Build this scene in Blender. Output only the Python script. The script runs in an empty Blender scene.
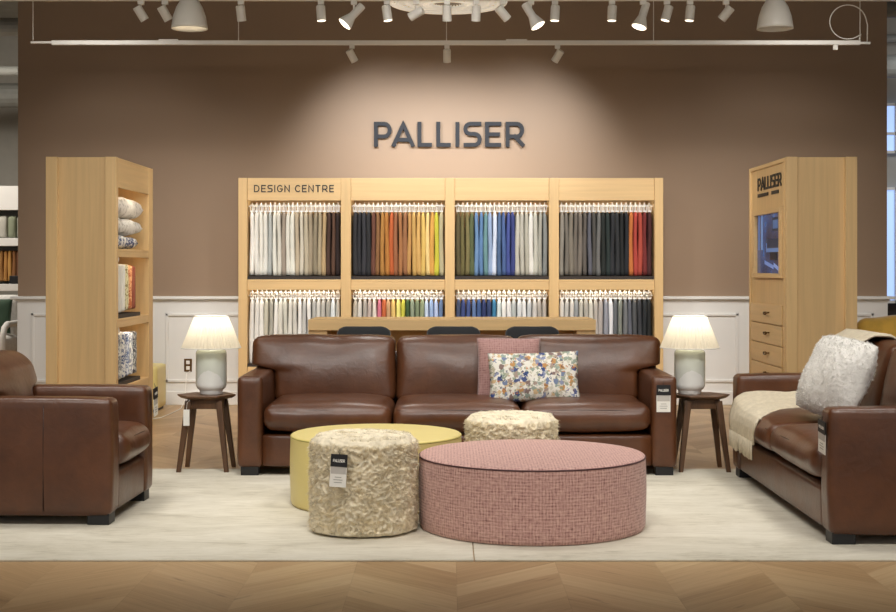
import bpy, math, random
from mathutils import Vector, Matrix, noise
import numpy as np
random.seed(7); np.random.seed(7)
sc = bpy.context.scene
COL = sc.collection
PI = math.pi
R = math.radians

# ------------------------------------------------------------------ camera
CX, HY, F, CH = 449.0, 268.0, 1400.0, 1.28
cd = bpy.data.cameras.new('camera'); cam = bpy.data.objects.new('camera', cd); COL.objects.link(cam)
cam.location = (0, 0, CH); cam.rotation_euler = (PI/2, 0, 0)
cd.sensor_width = 36; cd.lens = 36*F/896
cd.shift_x = -(CX-448)/896; cd.shift_y = -(306-HY)/896
cd.clip_end = 100
sc.camera = cam
def XZ(px, py, Y): return ((px-CX)*Y/F, CH-(py-HY)*Y/F)
def PX(px, Y): return (px-CX)*Y/F
def PZ(py, Y): return CH-(py-HY)*Y/F

# ------------------------------------------------------------------ view + world
sc.view_settings.view_transform = 'Standard'; sc.view_settings.look = 'None'
sc.view_settings.exposure = 0.28; sc.view_settings.gamma = 1.0
sc.view_settings.use_curve_mapping = False
w = bpy.data.worlds.new('world'); sc.world = w; w.use_nodes = True
w.node_tree.nodes['Background'].inputs[0].default_value = (1.0, 0.97, 0.93, 1)
w.node_tree.nodes['Background'].inputs[1].default_value = 0.50

# ------------------------------------------------------------------ lights
def spot(loc, target, power, cone=70, blend=0.9, radius=0.08, color=(1, .965, .91)):
    l = bpy.data.lights.new('spot_lamp', 'SPOT'); l.energy = power; l.spot_size = R(cone); l.spot_blend = blend
    l.shadow_soft_size = radius; l.color = color
    o = bpy.data.objects.new('spot_lamp', l); COL.objects.link(o); o.location = loc
    o.rotation_euler = (Vector(target)-Vector(loc)).to_track_quat('-Z', 'Y').to_euler()
    return o
def area(loc, target, power, sx, sy, color=(1, .93, .83)):
    l = bpy.data.lights.new('area_lamp', 'AREA'); l.energy = power; l.shape = 'RECTANGLE'; l.size = sx; l.size_y = sy; l.color = color
    o = bpy.data.objects.new('area_lamp', l); COL.objects.link(o); o.location = loc
    o.rotation_euler = (Vector(target)-Vector(loc)).to_track_quat('-Z', 'Y').to_euler()
    return o
# three heads washing the wall sign
for x, tx, e in ((-.82, -.62, 70), (0, 0, 62), (.93, .70, 70)):
    spot((x, 11.97, 2.98), (tx, 13.05, 2.28), e, 96, 1.0, .05, (.90, .95, 1))
# ceiling downlights over the seating
for x in (-2.7, -.9, .9, 2.7):
    spot((x, 7.4, 4.0), (x, 7.7, 0), 140, 84, 1.0, .4)
# spots of the front track on the display and the cabinets
for x in (-1.5, -.5, .5, 1.5):
    spot((x, 10.06, 2.97), (x*1.05, 12.45, 1.25), 100, 76, 1.0, .08)
for s_ in (-1, 1):
    spot((-s_*1.0, 9.6, 3.0), (s_*2.42, 10.75, 1.25), 210, 46, 1.0, .10)
    spot((s_*3.0, 10.2, 4.0), (s_*3.0, 13.0, .9), 190, 64, 1.0, .3)  # this and the next: ceiling spots added for the lower wall, off the track
    spot((s_*1.9, 10.2, 4.0), (s_*2.15, 13.0, .6), 120, 50, 1.0, .3)
# added spots standing in for unseen tracks nearer the aisle
for s_ in (-1, 1):
    spot((s_*1.9, 7.0, 3.9), (s_*2.75, 10.1, 1.3), 110, 46, 1.0, .25)
spot((0, 8.0, 3.9), (0, 11.1, .9), 250, 56, 1.0, .3)
for x in (-2.2, 0, 2.2):
    spot((x, 4.4, 4.0), (x, 8.0, .3), 270, 78, 1.0, .5)
for x, tx in ((-.55, -.3), (.84, .6)):
    spot((x, 9.9, 3.0), (tx, 8.7, .5), 40, 60, .9, .05)
# spots added from the aisle side to brighten the tracks, no fixture built
for s_ in (-1, 1):
    spot((s_*2.2, 5.2, 3.5), (s_*2.0, 11, 3.5), 70, 58, 1.0, .3, (1, .9, .76))
# shop behind the partition
area((-6.4, 15.3, 3.8), (-6.0, 16.8, 0.5), 110, 1.5, 1.5)
area((6.6, 15.5, 3.8), (6.4, 17, 0), 60, 1.5, 1.5, (.95, .97, 1))

# ------------------------------------------------------------------ material helpers
def lin(h):
    h = h.lstrip('#'); v = [int(h[i:i+2], 16)/255 for i in (0, 2, 4)]
    return tuple((c/12.92 if c <= .04045 else ((c+.055)/1.055)**2.4) for c in v) + (1,)
def newmat(name):
    m = bpy.data.materials.new(name); m.use_nodes = True
    return m, m.node_tree, m.node_tree.nodes['Principled BSDF']
def N(nt, t, **kw):
    n = nt.nodes.new(t)
    for k, v in kw.items():
        if hasattr(n, k): setattr(n, k, v)
        else: n.inputs[k].default_value = v
    return n
def mth(nt, op, a, b=None, c=None):
    n = nt.nodes.new('ShaderNodeMath'); n.operation = op
    for i, v in enumerate((a, b, c)):
        if v is None: continue
        if isinstance(v, (int, float)): n.inputs[i].default_value = v
        else: nt.links.new(v, n.inputs[i])
    return n.outputs[0]
def mixc(nt, fac, a, b, mode='MIX'):
    n = nt.nodes.new('ShaderNodeMix'); n.data_type = 'RGBA'; n.blend_type = mode
    for i, v in ((0, fac), (6, a), (7, b)):
        if isinstance(v, (int, float, tuple)): n.inputs[i].default_value = v
        else: nt.links.new(v, n.inputs[i])
    return n.outputs[2]
def ramp(nt, fac, stops, interp='LINEAR'):
    n = nt.nodes.new('ShaderNodeValToRGB'); n.color_ramp.interpolation = interp
    els = n.color_ramp.elements
    while len(els) > 1: els.remove(els[-1])
    els[0].position = stops[0][0]; els[0].color = stops[0][1]
    for p, c in stops[1:]:
        e = els.new(p); e.color = c
    nt.links.new(fac, n.inputs[0]); return n.outputs[0]
def coords(nt, kind='Object', scale=(1, 1, 1), rot=(0, 0, 0)):
    t = nt.nodes.new('ShaderNodeTexCoord'); mp = nt.nodes.new('ShaderNodeMapping')
    mp.inputs['Scale'].default_value = scale; mp.inputs['Rotation'].default_value = rot
    nt.links.new(t.outputs[kind], mp.inputs[0]); return mp.outputs[0]
def noise_tex(nt, vec, scale, detail=3, rough=.5, dist=0):
    n = nt.nodes.new('ShaderNodeTexNoise'); n.inputs['Scale'].default_value = scale
    n.inputs['Detail'].default_value = detail; n.inputs['Roughness'].default_value = rough; n.inputs['Distortion'].default_value = dist
    nt.links.new(vec, n.inputs['Vector']); return n.outputs['Fac']
def bump(nt, b, h, strength, dist=.01):
    n = nt.nodes.new('ShaderNodeBump'); n.inputs['Strength'].default_value = strength; n.inputs['Distance'].default_value = dist
    nt.links.new(h, n.inputs['Height']); nt.links.new(n.outputs[0], b.inputs['Normal'])

def plain(name, hexc, rough=.5, metal=0, var=.06, vs=6, bmp=0, bs=200, spec=None, sheen=0):
    m, nt, b = newmat(name); c = lin(hexc)
    v = coords(nt); f = noise_tex(nt, v, vs)
    lo = tuple(x*(1-var) for x in c[:3])+(1,); hi = tuple(min(1, x*(1+var)) for x in c[:3])+(1,)
    nt.links.new(ramp(nt, f, [(.3, lo), (.7, hi)]), b.inputs['Base Color'])
    b.inputs['Roughness'].default_value = rough; b.inputs['Metallic'].default_value = metal
    if spec is not None: b.inputs['Specular IOR Level'].default_value = spec
    if sheen: b.inputs['Sheen Weight'].default_value = sheen
    if bmp: bump(nt, b, noise_tex(nt, v, bs, 2), bmp, .002)
    return m
def wood(name, hexc, axis='Z', rough=.45, amt=.14, dark=None):
    m, nt, b = newmat(name); c = lin(hexc)
    s = {'Z': (30, 30, 1.2), 'X': (1.2, 30, 30), 'Y': (30, 1.2, 30)}[axis]
    v = coords(nt, 'Object', s); f = noise_tex(nt, v, 1.0, 5, .6, .6)
    f2 = noise_tex(nt, coords(nt, 'Object', tuple(q/5 for q in s)), 1.0, 2)
    lo = tuple(x*(1-amt*1.4) for x in c[:3])+(1,); hi = tuple(min(1, x*(1+amt)) for x in c[:3])+(1,)
    mixf = mth(nt, 'ADD', mth(nt, 'MULTIPLY', f, .6), mth(nt, 'MULTIPLY', f2, .4))
    nt.links.new(ramp(nt, mixf, [(.36, lo), (.64, hi)]), b.inputs['Base Color'])
    b.inputs['Roughness'].default_value = rough
    bump(nt, b, f, .06, .002)
    return m
def emis(name, hexc, s):
    m, nt, b = newmat(name); b.inputs['Base Color'].default_value = lin(hexc)
    b.inputs['Emission Color'].default_value = lin(hexc); b.inputs['Emission Strength'].default_value = s
    return m

M = {}
M['oak'] = wood('oak', 'D2B07C', 'Z', .48, .07)
M['oakx'] = wood('oak_horizontal', 'D4B27E', 'X', .48, .07)
M['oaky'] = wood('oak_across', 'D4B27E', 'Y', .48, .07)
M['walnut'] = wood('walnut', '5A3E28', 'Z', .4, .3)
M['walnutx'] = wood('walnut_top', '6A4C36', 'X', .35, .3)
M['white'] = plain('white_paint', 'E2E0DC', .5, var=.01)
M['metalwhite'] = plain('white_metal', 'F0ECE4', .4, var=.02)
M['black'] = plain('black_plastic', '17171A', .45)
M['dark'] = plain('dark_tray', '2A211C', .6)
M['blackfab'] = plain('charcoal_fabric', '26282B', .85, sheen=.3)
M['steel'] = plain('dark_steel', '3A3A3C', .35, .8)
M['paper'] = plain('card', 'E8E5DE', .6, var=.01)
M['greycard'] = plain('grey_card', 'B9B4AE', .6, var=.01)
M['ink'] = plain('ink', '9A9690', .6)
M['signgrey'] = plain('sign_grey', '1F2025', .75)
M['signblack'] = plain('sign_black', '1E1A18', .5)
M['brass'] = plain('bronze', '6A5030', .35, .8)
M['lampemit'] = emis('lamp_glow', 'FFF1D8', 3.5); M['bulbemit'] = emis('bulb_glow', 'FFF4E0', 2.2)
M['glowring'] = emis('chandelier_glow', 'F2EADA', .34)
M['led'] = emis('led_glow', 'FFEFD0', 5)

def leather():
    m, nt, b = newmat('brown_leather')
    v = coords(nt); f = noise_tex(nt, v, 3.0, 4, .6, .3); f2 = noise_tex(nt, v, 14, 3, .6)
    mm = mth(nt, 'ADD', mth(nt, 'MULTIPLY', f, .7), mth(nt, 'MULTIPLY', f2, .3))
    nt.links.new(ramp(nt, mm, [(.3, lin('452615')), (.7, lin('663C21'))]), b.inputs['Base Color'])
    nt.links.new(mth(nt, 'ADD', mth(nt, 'MULTIPLY', f, .22), .25), b.inputs['Roughness'])
    b.inputs['Specular IOR Level'].default_value = .5; b.inputs['Coat Weight'].default_value = .22; b.inputs['Coat Roughness'].default_value = .3
    h = mth(nt, 'ADD', mth(nt, 'MULTIPLY', noise_tex(nt, v, 260, 2), .25), mth(nt, 'MULTIPLY', noise_tex(nt, v, 16, 3, .5, 1.0), 1.0))
    bump(nt, b, h, .30, .008)
    return m
M['leather'] = leather()
M['seam'] = plain('leather_seam', '33190F', .5)

def tweed(name, a, bcol, c, kind='UV', s=1.0):
    m, nt, b = newmat(name)
    v = coords(nt, kind, (s, s, s))
    sp = nt.nodes.new('ShaderNodeSeparateXYZ'); nt.links.new(v, sp.inputs[0])
    vx = coords(nt, kind, (150*s, 30*s, 150*s)); vy = coords(nt, kind, (30*s, 150*s, 30*s))
    nx = noise_tex(nt, vx, 1, 2); ny = noise_tex(nt, vy, 1, 2)
    wx = mth(nt, 'PINGPONG', mth(nt, 'MULTIPLY', sp.outputs[0], 130), 1.0)
    wy = mth(nt, 'PINGPONG', mth(nt, 'MULTIPLY', sp.outputs[1], 130), 1.0)
    q = mth(nt, 'ADD', mth(nt, 'ADD', mth(nt, 'MULTIPLY', nx, .62), mth(nt, 'MULTIPLY', ny, .62)), mth(nt, 'MULTIPLY', mth(nt, 'ADD', wx, wy), .16))
    nt.links.new(ramp(nt, q, [(.52, lin(a)), (.72, lin(bcol)), (.98, lin(c))]), b.inputs['Base Color'])
    b.inputs['Roughness'].default_value = .9; b.inputs['Sheen Weight'].default_value = .2
    bump(nt, b, q, .5, .004)
    return m
M['pink'] = tweed('pink_tweed', '8A625C', 'BE928A', 'DAB4A8')
M['pinkpillow'] = tweed('pink_woven', '8A605C', 'A9817C', 'B8928C')
M['yellow'] = plain('yellow_vinyl', 'E0CE86', .42, var=.02, bmp=.05)
M['mustard'] = plain('mustard_velvet', 'D6A840', .7, var=.18, vs=9, sheen=.6)
M['fur'] = plain('cream_fur', 'E6DAC0', .95, var=.16, vs=22)
M['furtop'] = plain('pale_fur', 'E0D8C4', .95, var=.12, vs=22)
M['whitefur'] = plain('white_fur', 'E3E0DA', .95, var=.08, vs=30)
M['throw'] = plain('cream_knit', 'D2C6AE', .95, var=.08, vs=40, bmp=.6, bs=120)

def furmat(name, hexc, tr=.45):
    m, nt, b = newmat(name); out = nt.nodes['Material Output']; c = lin(hexc)
    f = noise_tex(nt, coords(nt), 24, 3)
    col = ramp(nt, f, [(.3, tuple(x*.84 for x in c[:3])+(1,)), (.7, tuple(min(1, x*1.08) for x in c[:3])+(1,))])
    nt.links.new(col, b.inputs['Base Color']); b.inputs['Roughness'].default_value = .95; b.inputs['Specular IOR Level'].default_value = .1
    t = nt.nodes.new('ShaderNodeBsdfTranslucent'); nt.links.new(col, t.inputs[0])
    mx = nt.nodes.new('ShaderNodeMixShader'); mx.inputs[0].default_value = tr*.6
    nt.links.new(b.outputs[0], mx.inputs[1]); nt.links.new(t.outputs[0], mx.inputs[2]); nt.links.new(mx.outputs[0], out.inputs[0])
    return m
M['furhair'] = furmat('cream_fur_tips', 'F0E4C8'); M['furtophair'] = furmat('pale_fur_tips', 'F2EAD6'); M['whitehair'] = furmat('white_fur_tips', 'F2F0EC')
def floral(name='floral_print', scale=1.0):
    m, nt, b = newmat(name)
    v0 = coords(nt, 'UV', (scale, scale, scale))
    nz = nt.nodes.new('ShaderNodeTexNoise'); nz.inputs['Scale'].default_value = 60; nz.inputs['Detail'].default_value = 3; nt.links.new(v0, nz.inputs['Vector'])
    add = nt.nodes.new('ShaderNodeVectorMath'); add.operation = 'MULTIPLY_ADD'
    nt.links.new(nz.outputs['Color'], add.inputs[0]); add.inputs[1].default_value = (.05, .05, 0); nt.links.new(v0, add.inputs[2])
    base = lin('E9E5DB'); out = None
    layers = [(34, .40, ['B9B39C', 'CFCBBB', '9BA48E', 'D8CFBF']),
              (27, .36, ['8C93B0', '9AA79A', 'A89488', 'D2B68C', 'E9E5DB']),
              (19, .30, ['3A4C80', '86706A', 'C09058', '7684A4', 'E9E5DB', '4A5684']),
              (44, .22, ['2A3560', '7A5A50', 'C07A40', '8F9A80'])]
    cur = base
    for i, (s, r, cols) in enumerate(layers):
        vo = nt.nodes.new('ShaderNodeTexVoronoi'); vo.voronoi_dimensions = '2D'; vo.inputs['Scale'].default_value = s
        off = nt.nodes.new('ShaderNodeVectorMath'); off.operation = 'ADD'; nt.links.new(add.outputs[0], off.inputs[0]); off.inputs[1].default_value = (i*3.7, i*1.3, 0)
        nt.links.new(off.outputs[0], vo.inputs['Vector'])
        se = nt.nodes.new('ShaderNodeSeparateColor'); nt.links.new(vo.outputs['Color'], se.inputs[0])
        c = ramp(nt, se.outputs[0], [(k/len(cols), lin(h)) for k, h in enumerate(cols)], 'CONSTANT')
        mask = mth(nt, 'LESS_THAN', vo.outputs['Distance'], r)
        if i == 3: mask = mth(nt, 'MULTIPLY', mask, mth(nt, 'GREATER_THAN', se.outputs[1], .5))
        if i < 3: mask = mth(nt, 'MULTIPLY', mask, mth(nt, 'GREATER_THAN', se.outputs[2], .12))
        cur = mixc(nt, mask, cur, c)
    nt.links.new(cur, b.inputs['Base Color']); b.inputs['Roughness'].default_value = .85
    return m
M['floral'] = floral()

def pattern_fabric(name, basec, inkc, scale, thr=.5):
    m, nt, b = newmat(name)
    v = coords(nt, 'Object', (1, 1, 1)); f = noise_tex(nt, v, scale, 2, .5, 1.5)
    nt.links.new(ramp(nt, f, [(thr-.02, lin(basec)), (thr+.02, lin(inkc))]), b.inputs['Base Color'])
    b.inputs['Roughness'].default_value = .85
    return m

def floor_mat():
    m, nt, b = newmat('chevron_oak')
    v = coords(nt); sp = nt.nodes.new('ShaderNodeSeparateXYZ'); nt.links.new(v, sp.inputs[0])
    x = mth(nt, 'ADD', sp.outputs[0], 1.26+8.6)
    Pw = .43
    d = mth(nt, 'PINGPONG', x, Pw); s = mth(nt, 'ADD', sp.outputs[1], d)
    ss = mth(nt, 'DIVIDE', s, .21); idx = mth(nt, 'FLOOR', ss); colm = mth(nt, 'FLOOR', mth(nt, 'DIVIDE', x, Pw))
    cb = nt.nodes.new('ShaderNodeCombineXYZ'); nt.links.new(idx, cb.inputs[0]); nt.links.new(colm, cb.inputs[1])
    wn = nt.nodes.new('ShaderNodeTexWhiteNoise'); nt.links.new(cb.outputs[0], wn.inputs[0])
    cg = nt.nodes.new('ShaderNodeCombineXYZ')
    nt.links.new(mth(nt, 'MULTIPLY', d, 3.2), cg.inputs[0]); nt.links.new(mth(nt, 'MULTIPLY', s, 30), cg.inputs[1]); nt.links.new(mth(nt, 'MULTIPLY', wn.outputs['Value'], 40), cg.inputs[2])
    g = noise_tex(nt, cg.outputs[0], 1, 4, .6, .8)
    cg2 = nt.nodes.new('ShaderNodeCombineXYZ')
    nt.links.new(mth(nt, 'MULTIPLY', d, 6), cg2.inputs[0]); nt.links.new(mth(nt, 'MULTIPLY', s, 16), cg2.inputs[1]); nt.links.new(mth(nt, 'MULTIPLY', wn.outputs['Value'], 23), cg2.inputs[2])
    kn = noise_tex(nt, cg2.outputs[0], 1, 2, .5)
    q = mth(nt, 'ADD', mth(nt, 'MULTIPLY', g, .55), mth(nt, 'MULTIPLY', wn.outputs['Value'], .34))
    c = ramp(nt, q, [(.2, lin('A5845C')), (.5, lin('BF9F76')), (.8, lin('D2B88E'))])
    c = mixc(nt, mth(nt, 'MULTIPLY', mth(nt, 'SUBTRACT', kn, .66), 5), c, lin('6E4E34'))
    cl = nt.nodes.new('ShaderNodeClamp')
    e1 = mth(nt, 'LESS_THAN', mth(nt, 'FRACT', ss), .02)
    e2 = mth(nt, 'LESS_THAN', mth(nt, 'FRACT', mth(nt, 'DIVIDE', x, Pw)), .008)
    e = mth(nt, 'MULTIPLY', mth(nt, 'MAXIMUM', e1, e2), .14)
    c = mixc(nt, e, c, lin('5E4028'))
    nt.links.new(c, b.inputs['Base Color']); b.inputs['Roughness'].default_value = .42
    bump(nt, b, g, .05, .003)
    return m
# clamp for the knot mix is implicit: factor input of Mix is clamped
M['floor'] = floor_mat()
def rug_mat():
    m, nt, b = newmat('faded_rug')
    f = noise_tex(nt, coords(nt, 'Object', (1, 2.2, 1)), 1.8, 6, .65, .8)
    g = noise_tex(nt, coords(nt, 'Object', (3, 40, 1)), 1.4, 3, .6)
    h = noise_tex(nt, coords(nt, 'Object', (1, 3, 1)), 6, 4, .7, 1.5)
    q = mth(nt, 'ADD', mth(nt, 'ADD', mth(nt, 'MULTIPLY', f, .5), mth(nt, 'MULTIPLY', g, .2)), mth(nt, 'MULTIPLY', h, .3))
    c = ramp(nt, q, [(.36, lin('B5AD9A')), (.46, lin('CFC8B6')), (.60, lin('DED8C8'))])
    c = mixc(nt, mth(nt, 'MULTIPLY', mth(nt, 'SUBTRACT', h, .63), 2.2), c, lin('A8987C'))
    nt.links.new(c, b.inputs['Base Color']); b.inputs['Roughness'].default_value = .95
    bump(nt, b, noise_tex(nt, coords(nt), 300, 2), .4, .003)
    return m
M['rug'] = rug_mat()
M['wall'] = plain('taupe_paint', '967E68', .7, var=.015, vs=2)
M['concrete'] = plain('grey_ceiling', '8E8B82', .8, var=.2, vs=2)
M['duct'] = plain('grey_duct', '8A8A84', .6, var=.1)
M['greywall'] = plain('grey_wall', 'A9A69E', .8, var=.05)

# ------------------------------------------------------------------ mesh helpers
class MB:
    def __init__(s): s.v = []; s.f = []; s.uv = {}
    def add(s, vs, fs):
        b = len(s.v); s.v += [tuple(p) for p in vs]; s.f += [tuple(i+b for i in f) for f in fs]; return s
    def box(s, x0, x1, y0, y1, z0, z1):
        vs = [(x, y, z) for x in (x0, x1) for y in (y0, y1) for z in (z0, z1)]
        return s.add(vs, [(0, 1, 3, 2), (4, 6, 7, 5), (0, 4, 5, 1), (2, 3, 7, 6), (0, 2, 6, 4), (1, 5, 7, 3)])
    def bar(s, a, b, r0, r1=None, n=10, sq=False):
        r1 = r0 if r1 is None else r1; a = Vector(a); b = Vector(b); d = (b-a).normalized()
        up = Vector((0, 0, 1)) if abs(d.z) < .9 else Vector((0, 1, 0))
        u = d.cross(up).normalized(); w_ = d.cross(u)
        if sq: n = 4
        ph = PI/4 if sq else 0
        vs = []
        for c, r in ((a, r0), (b, r1)):
            for i in range(n):
                t = 2*PI*i/n+ph; vs.append(c+(u*math.cos(t)+w_*math.sin(t))*r)
        fs = [(i, (i+1) % n, n+(i+1) % n, n+i) for i in range(n)]+[tuple(range(n))[::-1], tuple(range(n, 2*n))]
        return s.add(vs, fs)
    def tube(s, pts, r, n=8, closed=False):
        pts = [Vector(p) for p in pts]; m = len(pts); vs = []; prev = None
        for k, p in enumerate(pts):
            a = pts[(k-1) % m] if (closed or k > 0) else p; b = pts[(k+1) % m] if (closed or k < m-1) else p
            d = (b-a).normalized()
            if prev is None:
                up = Vector((0, 0, 1)) if abs(d.z) < .9 else Vector((0, 1, 0)); u = d.cross(up).normalized()
            else: u = (prev-d*prev.dot(d)).normalized()
            prev = u; w_ = d.cross(u)
            for i in range(n):
                t = 2*PI*i/n; vs.append(p+(u*math.cos(t)+w_*math.sin(t))*r)
        fs = []
        for k in range(m if closed else m-1):
            k2 = (k+1) % m
            for i in range(n): fs.append((k*n+i, k*n+(i+1) % n, k2*n+(i+1) % n, k2*n+i))
        if not closed: fs += [tuple(range(n))[::-1], tuple(range((m-1)*n, m*n))]
        return s.add(vs, fs)
    def lathe(s, prof, n=48, fn=None):
        b0 = len(s.v); vs = []; fs = []; m = len(prof)
        for k, (r, z) in enumerate(prof):
            for i in range(n):
                t = 2*PI*i/n; rr, zz = (r, z) if fn is None else fn(r, z, t, k)
                vs.append((rr*math.cos(t), rr*math.sin(t), zz))
        for k in range(m-1):
            for i in range(n): fs.append((k*n+i, k*n+(i+1) % n, (k+1)*n+(i+1) % n, (k+1)*n+i))
        if prof[0][0] > 0 and prof[0][0] < 1e-3+0: pass
        return s.add(vs, fs)
    def build(s, name, m, parent=None, bevel=0, smooth=False, seg=2, uvf=None):
        me = bpy.data.meshes.new(name); me.from_pydata(s.v, [], s.f); me.update()
        o = bpy.data.objects.new(name, me); COL.objects.link(o)
        me.materials.append(M[m] if isinstance(m, str) else m)
        if parent: o.parent = parent
        if bevel:
            b = o.modifiers.new('bevel', 'BEVEL'); b.width = bevel; b.segments = seg; b.limit_method = 'ANGLE'; b.angle_limit = R(40)
        if smooth:
            me.polygons.foreach_set('use_smooth', [True]*len(me.polygons))
        elif bevel:
            me.polygons.foreach_set('use_smooth', [True]*len(me.polygons))
            wn = o.modifiers.new('wn', 'WEIGHTED_NORMAL')
        if uvf:
            ul = me.uv_layers.new(name='uv')
            for p in me.polygons:
                for li in p.loop_indices:
                    co = me.vertices[me.loops[li].vertex_index].co; ul.data[li].uv = uvf(co, p)
        return o
def tag(o, label=None, cat=None, group=None, kind=None):
    if label: o['label'] = label
    if cat: o['category'] = cat
    if group: o['group'] = group
    if kind: o['kind'] = kind
    return o
def thing(name, label, cat, loc=(0, 0, 0), rz=0, group=None):
    o = bpy.data.objects.new(name, None); COL.objects.link(o); o.empty_display_size = .05
    o.location = loc; o.rotation_euler = (0, 0, rz); return tag(o, label, cat, group)
def struct(o): o['kind'] = 'structure'; return o
def dup(o, parent=None):
    kids = list(o.children); c = o.copy(); COL.objects.link(c); c.parent = parent
    for k in kids: dup(k, c)
    return c

def soft_box(sx, sy, sz, r, puff=(0, 0, 0), n=(20, 20, 14), warp=None, wr=0, ws=5, seed=0):
    """rounded cushion centred at origin; puff = crown added on the x, y, z faces"""
    mb = MB(); idx = {}; nx, ny, nz = n
    def spaced(k, m, size):
        t = k/m*2-1
        e = min(.9, r/(size/2))
        # dense near the edges
        a = abs(t); a2 = a**.8
        return math.copysign(a2, t)*size/2
    hx, hy, hz = sx/2, sy/2, sz/2
    def vid(i, j, k):
        key = (i, j, k)
        if key in idx: return idx[key]
        p = Vector((spaced(i, nx, sx), spaced(j, ny, sy), spaced(k, nz, sz)))
        c = Vector((max(-hx+r, min(hx-r, p.x)), max(-hy+r, min(hy-r, p.y)), max(-hz+r, min(hz-r, p.z))))
        d = p-c
        q = c+d.normalized()*r if d.length > 1e-9 else p
        if d.length <= 1e-9: q = p
        u, v_, w_ = q.x/hx, q.y/hy, q.z/hz
        fx = (1-v_*v_)*(1-w_*w_); fy = (1-u**4)*(1-w_*w_); fz = (1-u**4)*(1-v_**4)
        q = Vector((q.x+u*puff[0]*max(0, fx), q.y+v_*puff[1]*max(0, fy), q.z+w_*puff[2]*max(0, fz)))
        if wr:
            s_ = q*ws+Vector((seed*3.1, seed*1.7, 0))
            q = q+Vector((noise.noise(s_), noise.noise(s_+Vector((9, 0, 0))), noise.noise(s_+Vector((0, 9, 0)))))*wr
        if warp: q = Vector(warp(q))
        mb.v.append(tuple(q)); idx[key] = len(mb.v)-1; return idx[key]
    def face(fn, a, b, flip):
        for i in range(a):
            for j in range(b):
                q = [fn(i, j), fn(i+1, j), fn(i+1, j+1), fn(i, j+1)]
                mb.f.append(tuple(q[::-1] if flip else q))
    face(lambda i, j: vid(i, j, 0), nx, ny, True); face(lambda i, j: vid(i, j, nz), nx, ny, False)
    face(lambda i, j: vid(i, 0, j), nx, nz, False); face(lambda i, j: vid(i, ny, j), nx, nz, True)
    face(lambda i, j: vid(0, i, j), ny, nz, True); face(lambda i, j: vid(nx, i, j), ny, nz, False)
    return mb
def moved(mb, off, rot=None):
    mt = (rot.to_matrix() if hasattr(rot, 'to_matrix') else rot) if rot is not None else None
    mb.v = [tuple((mt @ Vector(p) if mt is not None else Vector(p))+Vector(off)) for p in mb.v]; return mb

# stroke lettering -------------------------------------------------------
def arc(cx, cy, rx, ry, a0, a1, n=8):
    return [(cx+rx*math.cos(R(a0+(a1-a0)*i/n)), cy+ry*math.sin(R(a0+(a1-a0)*i/n))) for i in range(n+1)]
GL = {
 'P': (.66, [[(0, 0), (0, 1)], [(.0, 1), (.40, 1)]+arc(.40, .70, .26, .30, 90, -90)+[(.0, .40)]]),
 'A': (.84, [[(0, 0), (.42, .97), (.84, 0)], [(.18, .24), (.66, .24)]]),
 'L': (.55, [[(0, 1), (0, 0), (.55, 0)]]),
 'I': (.0, [[(0, 0), (0, 1)]]),
 'S': (.66, [[(.64, 1)]+[(.24, 1)]+arc(.24, .76, .24, .24, 90, 270)+[(.42, .52)]+arc(.42, .26, .24, .26, 90, -90)+[(.0, 0)]]),
 'E': (.58, [[(.58, 1), (0, 1), (0, 0), (.58, 0)], [(0, .5), (.52, .5)]]),
 'R': (.70, [[(0, 0), (0, 1)], [(0, 1), (.42, 1)]+arc(.42, .70, .26, .30, 90, -90)+[(.0, .40)], [(.34, .40), (.70, 0)]]),
 'D': (.72, [[(.3, 0), (0, 0), (0, 1), (.3, 1)]+arc(.3, .5, .42, .5, 90, -90, 10)]),
 'G': (.76, [arc(.40, .5, .40, .5, 50, 330, 14)+[(.76, .45), (.45, .45)]]),
 'N': (.70, [[(0, 0), (0, 1), (.70, 0), (.70, 1)]]),
 'C': (.70, [arc(.40, .5, .40, .5, 50, 310, 14)]),
 'T': (.66, [[(0, 1), (.66, 1)], [(.33, 1), (.33, 0)]]),
}
def ribbon(mb, pts, w_, d, T):
    P = [Vector((p[0], p[1])) for p in pts]; Q = [P[0]]
    for p in P[1:]:
        if (p-Q[-1]).length > 1e-5: Q.append(p)
    P = Q; L = []; Rr = []
    P[0] = P[0]-(P[1]-P[0]).normalized()*w_/2; P[-1] = P[-1]+(P[-1]-P[-2]).normalized()*w_*.45
    for i, p in enumerate(P):
        d0 = (p-P[i-1]).normalized() if i > 0 else None; d1 = (P[i+1]-p).normalized() if i < len(P)-1 else None
        if d0 is None: d0 = d1
        if d1 is None: d1 = d0
        n0 = Vector((-d0.y, d0.x)); n1 = Vector((-d1.y, d1.x)); nn = (n0+n1)
        nn = nn.normalized() if nn.length > 1e-4 else n0
        k = min(2.2, 1/max(.35, nn.dot(n0)))
        L.append(p+nn*w_/2*k); Rr.append(p-nn*w_/2*k)
    n = len(P); vs = []
    for dd in (0, d):
        for q in L: vs.append(T(q.x, q.y, dd))
        for q in Rr: vs.append(T(q.x, q.y, dd))
    fs = []
    for i in range(n-1):
        fs += [(i, i+1, n+i+1, n+i), (2*n+i, 3*n+i, 3*n+i+1, 2*n+i+1), (i, 2*n+i, 2*n+i+1, i+1), (n+i, n+i+1, 3*n+i+1, 3*n+i)]
    fs += [(0, n, 3*n, 2*n), (n-1, 3*n-1, 4*n-1, 2*n-1)]
    mb.add(vs, fs)
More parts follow.
